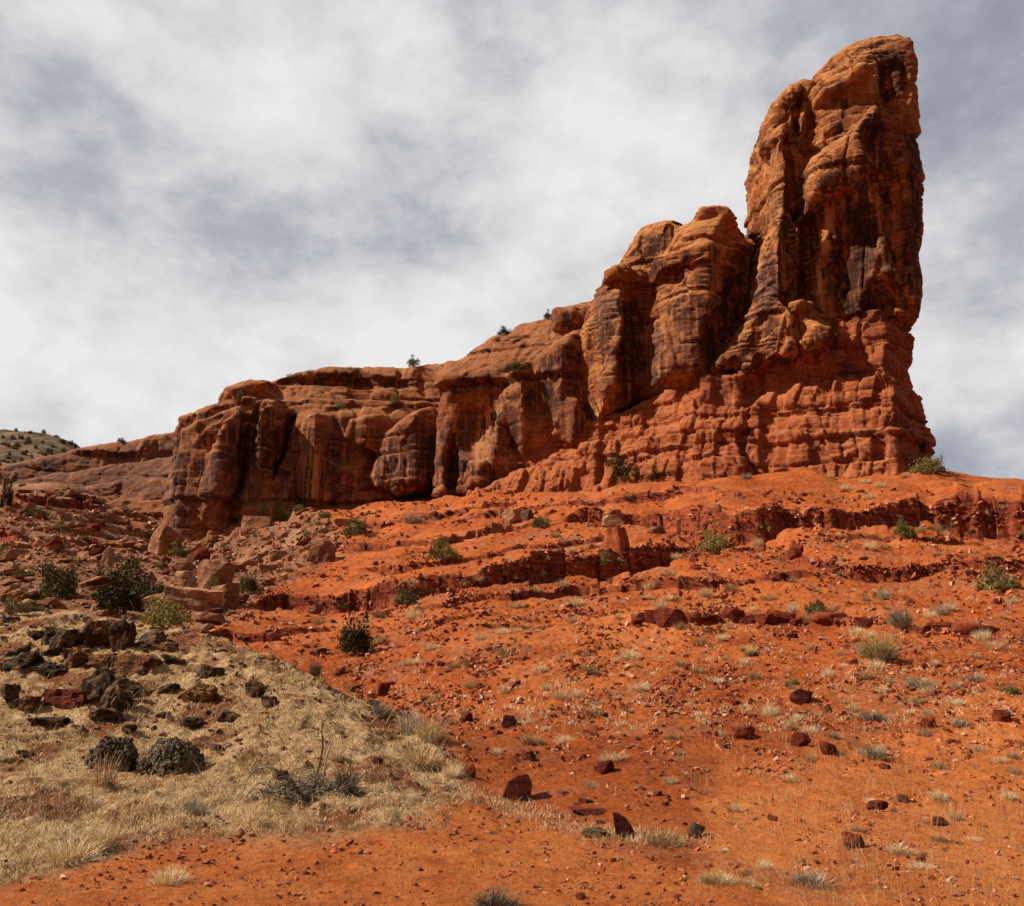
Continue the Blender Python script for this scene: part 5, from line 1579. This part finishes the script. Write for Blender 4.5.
# ---- shrubs ---------------------------------------------------------------------------
SH = [
    ('juniper', 355, 657, 36, 38, 'dense green juniper bush alone in the gully beside the knoll', 'green gully juniper'),
    ('juniper', 48, 599, 42, 36, 'bushy dark juniper between flagstones behind the knoll', 'bushy dark juniper'),
    ('juniper', 117, 588, 40, 30, 'dark juniper standing uphill of the cluster behind the knoll rocks', 'uphill cluster juniper'),
    ('juniper', 116, 614, 50, 34, 'wide dark juniper in the cluster right behind the orange lichen boulder', 'wide cluster juniper'),
    ('juniper', 142, 603, 36, 26, 'dark juniper in the middle of the cluster behind the knoll', 'middle cluster juniper'),
    ('olive', 160, 628, 46, 27, 'low olive green bush peeking over the knoll crest', 'olive crest bush'),
    ('juniper', 247, 594, 22, 22, 'dark green bush growing between fallen blocks by the ledge end', 'bush between blocks'),
    ('olive', 211, 589, 14, 12, 'small green bush in front of the big pale tan block', 'small block bush'),
    ('olive', 272, 520, 24, 20, 'olive bush at the foot of the cliff beside the leaning boulder', 'cliff foot bush'),
    ('olive', 22, 577, 20, 10, 'low olive bush on the benches uphill of the bushy dark juniper', 'bench olive bush'),
    ('olive', 32, 612, 22, 11, 'low green bush on the back edge of the knoll', 'low knoll edge bush'),
    ('olive', 10, 614, 22, 18, 'yellowish green bush at the picture edge behind the knoll', 'yellowish edge bush'),
    ('juniper', 2, 560, 12, 16, 'dark juniper half cut by the picture edge', 'cut juniper'),
    ('juniper', 34, 518, 20, 10, 'dark low bush on the upper benches', 'upper bench bush'),
    ('juniper', 62, 527, 10, 8, 'tiny dark bush on the benches below the far wing of the cliff', 'tiny bench bush'),
    ('olive', 180, 556, 26, 14, 'olive green bush below the corner of the cliff', 'cliff corner bush'),
    ('juniper', 3, 508, 12, 30, 'tall dark juniper at the picture edge under the far hill', 'tall edge juniper'),
    ('olive', 344, 610, 22, 10, 'low green bush below the long ledge', 'low ledge bush'),
    ('juniper', 407, 606, 24, 16, 'dark green bush at the foot of the long ledge', 'dark ledge bush'),
    ('olive', 356, 536, 26, 18, 'yellow green bush under the cliff above the upright orange block', 'yellow green cliff bush'),
    ('olive', 440, 561, 28, 22, 'green bush with pale stones around on the edge of the long ledge', 'ledge edge bush'),
    ('olive', 543, 528, 18, 14, 'small green bush beside the small rockfall', 'rockfall bush'),
    ('olive', 605, 567, 34, 14, 'spreading yellow green bush under the balanced cap rock', 'yellow green spreading bush'),
    ('juniper', 625, 484, 42, 26, 'large dark juniper at the foot of the plinth', 'large plinth juniper'),
    ('sage', 413, 524, 24, 14, 'grey brush at the foot of the cliff buttress', 'grey cliff brush'),
    ('juniper', 656, 480, 15, 11, 'small dark bush beside the large plinth juniper', 'small plinth bush'),
    ('olive', 784, 471, 11, 13, 'small bright green bush at the foot of the tower plinth', 'bright green plinth bush'),
    ('sage', 747, 479, 14, 8, 'brownish brush below the tower plinth', 'brownish plinth brush'),
    ('olive', 715, 552, 30, 21, 'rounded green bush under the upper ledge', 'rounded green bush'),
    ('olive', 764, 533, 16, 11, 'thin green bush close under the upper ledge', 'thin ledge bush'),
    ('juniper', 630, 501, 13, 9, 'dark little bush between the plinth and the balanced cap rock', 'dark little bush'),
    ('olive', 934, 475, 36, 19, 'wide brownish green bush on the crest beside the tower foot', 'wide crest bush'),
    ('juniper', 921, 455, 16, 18, 'dark bush against the outer corner of the tower foot', 'tower corner bush'),
    ('olive', 906, 539, 20, 20, 'leggy green bush on the slope between the two upper ledges', 'leggy green bush'),
    ('olive', 1001, 592, 38, 26, 'yellow green topped bush with dark base below the second ledge', 'yellow topped bush'),
    ('olive', 818, 614, 20, 13, 'small yellow green bush near the broken ledge', 'small yellow green bush'),
    ('sage', 904, 627, 30, 26, 'wiry grey sagebrush just above the golden brush', 'wiry grey sagebrush'),
    ('gold', 884, 661, 48, 34, 'large rounded brush with golden top and grey base', 'large golden brush'),
    ('sage', 876, 760, 34, 20, 'grey green sagebrush mound near the twin red blocks', 'grey green mound'),
    ('sage', 886, 600, 18, 13, 'small grey sage below the second ledge', 'small grey sage'),
    ('sage', 941, 615, 22, 10, 'flat grey sage mid slope below the second ledge', 'flat grey sage'),
    ('sage', 924, 688, 36, 13, 'spreading grey sage downhill of the golden brush', 'spreading grey sage'),
    ('sage', 977, 682, 28, 10, 'low olive grey sage patch near the picture edge', 'low sage patch'),
    ('juniper', 1010, 694, 20, 9, 'dark low bush near the picture edge mid slope', 'dark edge bush'),
    ('sage', 876, 722, 38, 13, 'wide grey tussock brush above the grey green mound', 'wide grey tussock'),
    ('sage', 964, 728, 22, 12, 'small grey brush beside the small bright red rock', 'small grey brush'),
    ('sage', 816, 888, 50, 17, 'dark wiry clump bent over low on the slope', 'dark wiry clump'),
    ('sage', 496, 912, 60, 24, 'dark twiggy clump at the bottom middle of the picture', 'bottom twiggy clump'),
    ('olive', 792, 686, 12, 10, 'tiny green sprout above the dark red rubble rock', 'tiny green sprout'),
    ('gold', 752, 656, 16, 14, 'small golden green brush mid slope', 'small golden brush'),
    ('juniper', 240, 402, 14, 14, 'dark bush in a cleft under the cliff rim corner', 'rim cleft bush'),
    ('olive', 339, 409, 14, 10, 'green bush on the thin beds below the cliff rim', 'rim bed bush'),
    ('olive', 395, 405, 12, 10, 'dark bush on the cliff bench below the lone rim tree', 'rim bench bush'),
    ('olive', 516, 372, 20, 12, 'dark green bush on the slickrock below the rim', 'slickrock bush'),
    ('sage', 290, 378, 10, 6, 'tiny shrub on the skyline near the cliff rim corner', 'tiny rim shrub'),
    ('sage', 309, 374, 10, 6, 'small shrub on the skyline beside the tiny rim shrub', 'small rim shrub'),
    ('sage', 350, 370, 8, 5, 'faint pale shrub on the flat skyline of the cliff', 'faint rim shrub'),
]
gname = {'juniper': ('juniper_bush', 'bush'), 'olive': ('green_bush', 'bush'), 'sage': ('sagebrush', 'bush'), 'gold': ('rabbitbrush', 'bush')}
for (kd, px, py, w, h, lb, mk) in SH:
    nm, ct = gname[kd]
    add_shrub(kd, nm, px, py, w, h, lb, ct, mark=mk)

# small trees on the rim
for (px, py, w, h, lb) in ((413, 367, 15, 13, 'lone small tree on the flat skyline of the cliff'), (503, 336, 17, 11, 'small dark tree where the cliff rim starts to climb'), (549, 320, 13, 12, 'small tree on the skyline just below the rocky humps'),
                           (120, 442, 9, 7, 'tiny tree on the far wing of the cliff')):
    loc, D, _ = cast(px, py)
    k = m_per_px(loc)
    root = link('pinyon_tree', None, loc=(loc.x, loc.y + .3, loc.z - .1), scl=(w * k, w * k, h * k))
    tag(root, lb, 'tree')
    link('trunk', SETS['stem'][px % 3], root, scl=(.5, .5, .8))
    link('crown', SETS['juniper'][px % 4], root, scl=(1, 1, .82), loc=(0, 0, .2))

# shrubs dotting the far hill
rngf = random.Random(12)
nf = 0
for q in range(400):
    px, py = rngf.uniform(-10, 95), rngf.uniform(430, 466)
    l_, D, nm = cast(px, py)
    if nm != 'ground' or D < 190:
        continue
    add_shrub('juniper', 'far_bush', px, py, rngf.uniform(3, 7), rngf.uniform(2.5, 5), 'small dark bush among many dotting the pale far hill', 'bush', group='bushes on the far hill')
    nf += 1
    if nf > 45:
        break

# ---- dark cushions and dead brush on the knoll ---------------------------------------
def cushion(px, py, w, h, seed, label, mark):
    loc, D, _ = cast(px, py)
    k = m_per_px(loc)
    rng = np.random.RandomState(seed)
    root = link('cushion_shrub', None, loc=(loc.x, loc.y + w * k * .3, loc.z - .03))
    tag(root, label, 'shrub')
    bm = bmesh.new(); bmesh.ops.create_icosphere(bm, subdivisions=2, radius=1.0)
    B = np.array([v.co[:] for v in bm.verts]); BF = np.array([[v.index for v in f.verts] for f in bm.faces]); bm.free()
    n = 900
    u = rng.randn(n, 3); u[:, 2] = np.abs(u[:, 2]); u /= np.linalg.norm(u, axis=1, keepdims=True)
    rr = rng.uniform(.82, 1.0, n) * (1 + .16 * pnoise(u[:, 0] * 2.1, u[:, 1] * 2.1, u[:, 2] * 2.1, seed))
    C_ = u * rr[:, None] * np.array([.5 * w * k, .42 * w * k, .95 * h * k])
    sz = rng.uniform(.018, .040, n) * w * k
    V = (B[None] * (1 + .25 * rng.randn(n, len(B), 1)) * sz[:, None, None] * np.array([1, 1, 1.3]) + C_[:, None]).reshape(-1, 3)
    F = (np.arange(n)[:, None, None] * len(B) + BF[None]).reshape(-1, 3)
    link('pad', make_mesh('pad', V, F, M_CUSH, smooth=False), root)
    link('stem', SETS['stem'][seed % 3], root, scl=(w * k * .8, w * k * .8, h * k * .75))
    LANDMARKS.append((px, py, mark))


cushion(105, 768, 50, 32, 4, 'grey dark cushion shrub with pale grass growing in front on the knoll', 'grey cushion shrub')
cushion(165, 772, 62, 33, 9, 'black knobbly cushion shrub beside the greyer one on the knoll', 'black knobbly cushion')


def dead_bush():
    loc, D, _ = cast(305, 800)
    k = m_per_px(loc)
    root = link('dead_bush', None, loc=loc)
    tag(root, 'leafless grey dead bush with two tall stems and an arching branch at the knoll foot', 'dead bush')
    rng = np.random.RandomState(11)

    def poly(pts, r0, r1, segs):
        pts = np.array(pts, float) * k
        for a in range(len(pts) - 1):
            f0, f1 = a / (len(pts) - 1), (a + 1) / (len(pts) - 1)
            segs.append((pts[a], (r0 + (r1 - r0) * f0) * k, pts[a + 1], (r0 + (r1 - r0) * f1) * k))
            if rng.rand() < .75:
                dv = (pts[a + 1] - pts[a]) / (np.linalg.norm(pts[a + 1] - pts[a]) + 1e-9) + rng.randn(3) * .6
                branch(rng, pts[a + 1], dv / np.linalg.norm(dv), 11 * k, .45 * k, 1, segs, kids=2)
    for nm, pts, r0, r1 in (('tall_stem', [(4, 2, 0), (8, 2, 14), (12, 3, 32), (15, 2, 50), (13, 2, 66), (16, 2, 78)], 1.6, .5), ('tall_stem', [(8, 0, 2), (17, 0, 22), (20, -1, 42), (26, 0, 60), (31, 0, 84)], 1.4, .4),
                            ('arching_branch', [(-4, -2, 3), (-14, -3, 16), (-26, -4, 27), (-38, -4, 32), (-50, -4, 30), (-58, -5, 20), (-62, -5, 6)], 1.8, .5)):
        segs = []
        poly(pts, r0, r1, segs)
        V, F = tubes(segs, 5)
        link(nm, make_mesh(nm, V, F, M_TWIG), root)
    segs = []
    for q in range(260):
        a = rng.uniform(0, 6.28)
        d_ = np.array([math.cos(a) * 1.3, math.sin(a) * .8, rng.uniform(.0, 1.1)]); d_ /= np.linalg.norm(d_)
        p0 = np.array([rng.normal(0, 20), rng.uniform(-9, 9), rng.uniform(0, 5)]) * k
        branch(rng, p0, d_, rng.uniform(12, 30) * k, rng.uniform(.6, 1.2) * k, 1, segs, kids=2, gravity=.10, wig=.5)
    V, F = tubes(segs, 4)
    V[:, 2] = np.maximum(V[:, 2], -.02)
    link('twig', make_mesh('twig', V, F, M_TWIG), root)
    LANDMARKS.append((305, 800, 'dead bush'))


dead_bush()

# brushy twig shrubs: fine pale domes
BR = [(428, 742, 44, 34, 'pale twiggy brush, the uppermost of the fuzzy row along the knoll edge', 'uppermost fuzzy brush'), (408, 735, 34, 30, 'greyish twiggy brush beside the uppermost fuzzy brush on the knoll edge', 'greyish fuzzy brush'),
      (420, 765, 46, 24, 'broad pale brush in the middle of the fuzzy row along the knoll edge', 'middle fuzzy brush'), (452, 776, 28, 17, 'small rounded pale brush ending the fuzzy row near the red rocks', 'rounded end brush'),
      (380, 718, 30, 20, 'greyish brush in the gully above the fuzzy row', 'gully brush'), (314, 676, 16, 22, 'grey wispy brush beside the dark gully stone', 'wispy gully brush'),
      (100, 786, 36, 42, 'pale dry stalky bush in front of the grey cushion shrub', 'pale stalky bush'), (62, 862, 70, 26, 'wide dry brush patch low on the knoll near the picture edge', 'wide dry patch'),
      (98, 850, 44, 26, 'upright dry brush next to the wide dry patch', 'upright dry brush'), (192, 815, 34, 20, 'small grey dry brush between the black cushion and the dead bush', 'small grey dry brush'),
      (165, 886, 44, 20, 'dry brush on the bare red soil at the knoll foot', 'red soil dry brush'), (250, 822, 26, 22, 'thin pale stalks just below the dead bush', 'thin pale stalks'),
      (470, 802, 22, 20, 'pale stalky tuft beside the large red wedge rock', 'pale stalky tuft'), (666, 848, 44, 22, 'golden dry tussock at the end of the straw line', 'golden dry tussock'),
      (345, 790, 30, 28, 'fine grey twigs at the side of the dead bush', 'fine grey twigs'), (335, 760, 26, 18, 'low pale brush uphill of the dead bush', 'low pale brush')]
for q, (px, py, w, h, lb, mk) in enumerate(BR):
    add_tuft(px, py, w, h, lb, kind='sage' if 'grey' in ' '.join(lb.split()[:3]) else ('straw' if 'stalk' in lb else 'tuft'), name='dry_brush', category='dry brush', mark=mk)

# named tufts on the red slope
TF = [(701, 646, 22, 12), (630, 660, 26, 14), (681, 630, 18, 11), (720, 737, 16, 10), (980, 752, 20, 9), (811, 760, 18, 10), (834, 738, 20, 9), (720, 884, 50, 12), (940, 800, 24, 12), (957, 820, 20, 12), (941, 842, 20, 11), (718, 684, 36, 9),
      (531, 745, 32, 13), (565, 743, 24, 9), (562, 700, 26, 15), (590, 674, 22, 12), (471, 688, 20, 11), (453, 668, 16, 9), (615, 762, 36, 12), (640, 690, 26, 9), (735, 812, 22, 11), (575, 596 + 10, 26, 11), (517, 608, 20, 9),
      (480, 640, 18, 9), (505, 655, 24, 11), (535, 592, 16, 8), (670, 600, 18, 8), (722, 640, 16, 9), (745, 665, 14, 10), (1000, 650, 30, 14), (985, 640, 24, 14), (846, 470 + 20, 16, 9), (866, 483, 14, 7), (880, 487, 16, 8), (905, 478, 12, 7),
      (830, 478, 14, 7), (870, 478 + 20, 14, 7), (545, 690, 14, 8), (430, 650, 22, 9), (410, 665, 24, 9), (958, 705, 26, 10), (842, 655, 14, 7), (813, 650, 16, 7), (1003, 763, 18, 8), (925, 870, 30, 9), (905, 855, 34, 12)]


def side_words(px, py, lx, ly):
    if abs(py - ly) * 1.6 > abs(px - lx):
        return 'uphill of' if py < ly else 'downhill of'
    return 'knollward of' if px < lx else 'beyond'


COUNT = {}


def auto_labels(items, noun, adjs):
    """items: [(px, py, w, object)]; every label names the nearest landmark, the side of it, and the order there"""
    rows = []
    for (px, py, w, o) in items:
        lx, ly, ph = min(LANDMARKS, key=lambda m_: (m_[0] - px) ** 2 + ((m_[1] - py) * 1.5) ** 2)
        rows.append((ph, side_words(px, py, lx, ly), (lx - px) ** 2 + (ly - py) ** 2, o, w))
    rows.sort(key=lambda r: (r[0], r[1], r[2]))
    for (ph, sd, d2, o, w) in rows:
        key = (noun, ph, sd)
        COUNT[key] = COUNT.get(key, 0) + 1
        c_ = COUNT[key]
        rk = 'closest' if c_ == 1 else (ordn[min(c_, 20) - 1] + ' closest')
        size = adjs[0] if w > 16 else adjs[1]
        o['label'] = '%s %s, %s %s the %s' % (size, noun, rk, sd, ph.replace('small ', '', 1) if ph.startswith('small ') and len(ph.split()) > 3 else ph)


items = []
for (px, py, w, h) in TF:
    o = add_tuft(px, py, w, h, 'x', group='dry grass tufts on the red slope')
    items.append((px, py, w, o))
rr_ = random.Random(4)
slope_poly = [(245, 640), (330, 600), (480, 545), (700, 505), (1024, 500), (1024, 900), (560, 900), (520, 820), (480, 770), (430, 720), (360, 665)]
tries = 0
while len(items) < 292 and tries < 5000:
    tries += 1
    px, py = rr_.uniform(230, 1020), rr_.uniform(485, 895)
    if float(poly_sdf(np.array([px]), np.array([py]), slope_poly)[0]) > 0:
        continue
    if float(fbm(px / 80, py / 30, 0, 2, seed=77)) + rr_.uniform(-.5, .5) < (-.15 if py < 740 else .45):
        continue
    if any((px - t_[0]) ** 2 + (py - t_[1]) ** 2 < (t_[2] * .55) ** 2 for t_ in items):
        continue
    w = (5 + 17 * rr_.random() ** 1.6) * (1.0 if py > 560 else .75)
    o = add_tuft(px, py, w, w * rr_.uniform(.4, .75), 'x', group='dry grass tufts on the red slope')
    items.append((px, py, w, o))
auto_labels(items, 'grass tuft', ('broad pale dry', 'small pale dry'))

# loose stones
SM = {'r': rock_set('stone', M_RED, 6, 2, 3000), 'm': rock_set('stone', M_MARO, 5, 2, 3100), 't': rock_set('stone', M_TANR, 6, 2, 3200)}
items = []
tries = 0
while len(items) < 110 and tries < 3000:
    tries += 1
    px, py = rr_.uniform(230, 1020), rr_.uniform(520, 900) ** 1.0
    if py > 730 and rr_.random() < .8:
        continue
    if float(poly_sdf(np.array([px]), np.array([py]), slope_poly)[0]) > 0 or float(fbm(px / 70, py / 24, 3, 2, seed=87)) + rr_.uniform(-.4, .4) < .05:
        continue
    w = 4 + 9 * rr_.random() ** 2
    kd = rr_.choice('rrrmmt' if py > 620 else 'rrmtt')
    o = add_rock('stone', rr_.choice(SM[kd]), px, py, w, w * rr_.uniform(.28, .55), 'x', 'stone', depth=rr_.uniform(.7, 1.3), tilt=(rr_.uniform(-.4, .4), rr_.uniform(-.4, .4)), sink=.4, group='loose stones on the red slope')
    items.append((px, py, w, o))
auto_labels(items, 'red stone', ('angular', 'small angular'))

# slabs among the fallen blocks
items = []
tries = 0
while len(items) < 170 and tries < 4000:
    tries += 1
    px, py = rr_.uniform(0, 345), rr_.uniform(486, 640)
    if float(poly_sdf(np.array([px]), np.array([py]), rub_poly)[0]) > 0:
        continue
    l_, D, nm = cast(px, py)
    if nm != 'ground' or D < 28 or D > 130:
        continue
    w = 5 + 17 * rr_.random() ** 1.8
    w *= .55 + .45 * (py - 486) / 150
    o = add_rock('slab', rr_.choice(SM['t' if rr_.random() < .88 else 'm']), px, py, w * 1.5, w * rr_.uniform(.25, .6), 'x', 'slab', depth=rr_.uniform(.7, 1.4), tilt=(rr_.uniform(-.25, .25), rr_.uniform(-.45, .2)), group='slabs strewn below the cliff', loc=l_)
    items.append((px, py, w * 1.5, o))
auto_labels(items, 'slab', ('flat pinkish', 'small pinkish'))
# scrub between the slabs
items = []
tries = 0
while len(items) < 80 and tries < 2500:
    tries += 1
    px, py = rr_.uniform(0, 330), rr_.uniform(490, 620)
    if float(poly_sdf(np.array([px]), np.array([py]), rub_poly)[0]) > 0:
        continue
    l_, D, nm = cast(px, py)
    if nm != 'ground' or D < 28 or D > 140:
        continue
    w = rr_.uniform(6, 13)
    o = add_shrub(rr_.choice(['olive', 'sage', 'juniper', 'sage']), 'scrub_bush', px, py, w, w * .6, 'x', 'bush', group='scrub between the fallen slabs')
    items.append((px, py, w, o))
auto_labels(items, 'scrub bush', ('low', 'tiny low'))
# stones in the straw of the knoll
items = []
tries = 0
SD = rock_set('stone', M_DARK, 6, 2, 3300)
while len(items) < 42 and tries < 1500:
    tries += 1
    px, py = rr_.uniform(0, 420), rr_.uniform(622, 850)
    if float(poly_sdf(np.array([px]), np.array([py]), knoll_poly)[0]) > -8 or float(fbm(px / 60, py / 24, 3, 2, seed=97)) + rr_.uniform(-.4, .4) < (.05 if py < 740 else .35):
        continue
    w = rr_.uniform(6, 17)
    o = add_rock('stone', rr_.choice(SD), px, py, w, w * rr_.uniform(.3, .6), 'x', 'stone', depth=rr_.uniform(.7, 1.3), tilt=(rr_.uniform(-.3, .3), rr_.uniform(-.3, .3)), group='dark stones in the knoll straw')
    items.append((px, py, w, o))
auto_labels(items, 'dark stone', ('low', 'small'))

# ---- stuff ----------------------------------------------------------------------------
scatter_pebbles(36000)
scatter_grass(19000, 8, knoll_poly, 5, 'dry_grass', 'short straw coloured dry grass covering the knoll', M_STRAW, (.025, .075), .009, thresh=-.05, lie=1.5, clump=.07, dens_scale=(30, 8))
scatter_grass(1100, 14, knoll_poly, 15, 'tall_dry_grass', 'taller pale clumps of dry grass dotted over the knoll', M_PALE, (.08, .24), .008, thresh=.25, lie=.8, clump=.07, dens_scale=(18, 8))
scatter_grass(900, 6, [(0, 830), (300, 830), (450, 800), (520, 795), (700, 850), (900, 880), (1024, 906), (0, 906)], 6, 'dry_stubble', 'sparse dry stubble on the bare red soil by the camera', M_PALE, (.03, .12), .004, thresh=.25, lie=.7)
scatter_grass(420, 6, [(640, 720), (1024, 720), (1024, 906), (820, 906), (700, 800)], 7, 'stalk_grass', 'thin upright dry stalks on the orange soil', M_PALE, (.10, .32), .004, thresh=.35, lie=.15, clump=.10)
scatter_grass(420, 14, [(470, 790), (500, 797), (545, 812), (600, 830), (700, 838), (700, 846), (600, 842), (540, 826), (490, 808)], 8, 'straw_line', 'line of pale straw along the shallow wash', M_PALE, (.03, .10), .006, thresh=-.3, lie=1.4)
scatter_grass(110, 10, [(690, 858), (760, 868), (850, 895), (870, 906), (800, 906), (720, 876)], 18, 'straw_litter', 'brown straw litter in the small wash low on the slope', M_SAGE, (.03, .10), .005, thresh=.1, lie=1.4)
scatter_grass(2400, 14, [(250, 640), (480, 545), (1024, 500), (1024, 760), (480, 760)], 9, 'sparse_grass', 'sparse dry grass between the stones of the slope', M_PALE, (.06, .15), .007, thresh=.12, lie=1.0, clump=.055, zmin=16, zmax=110)
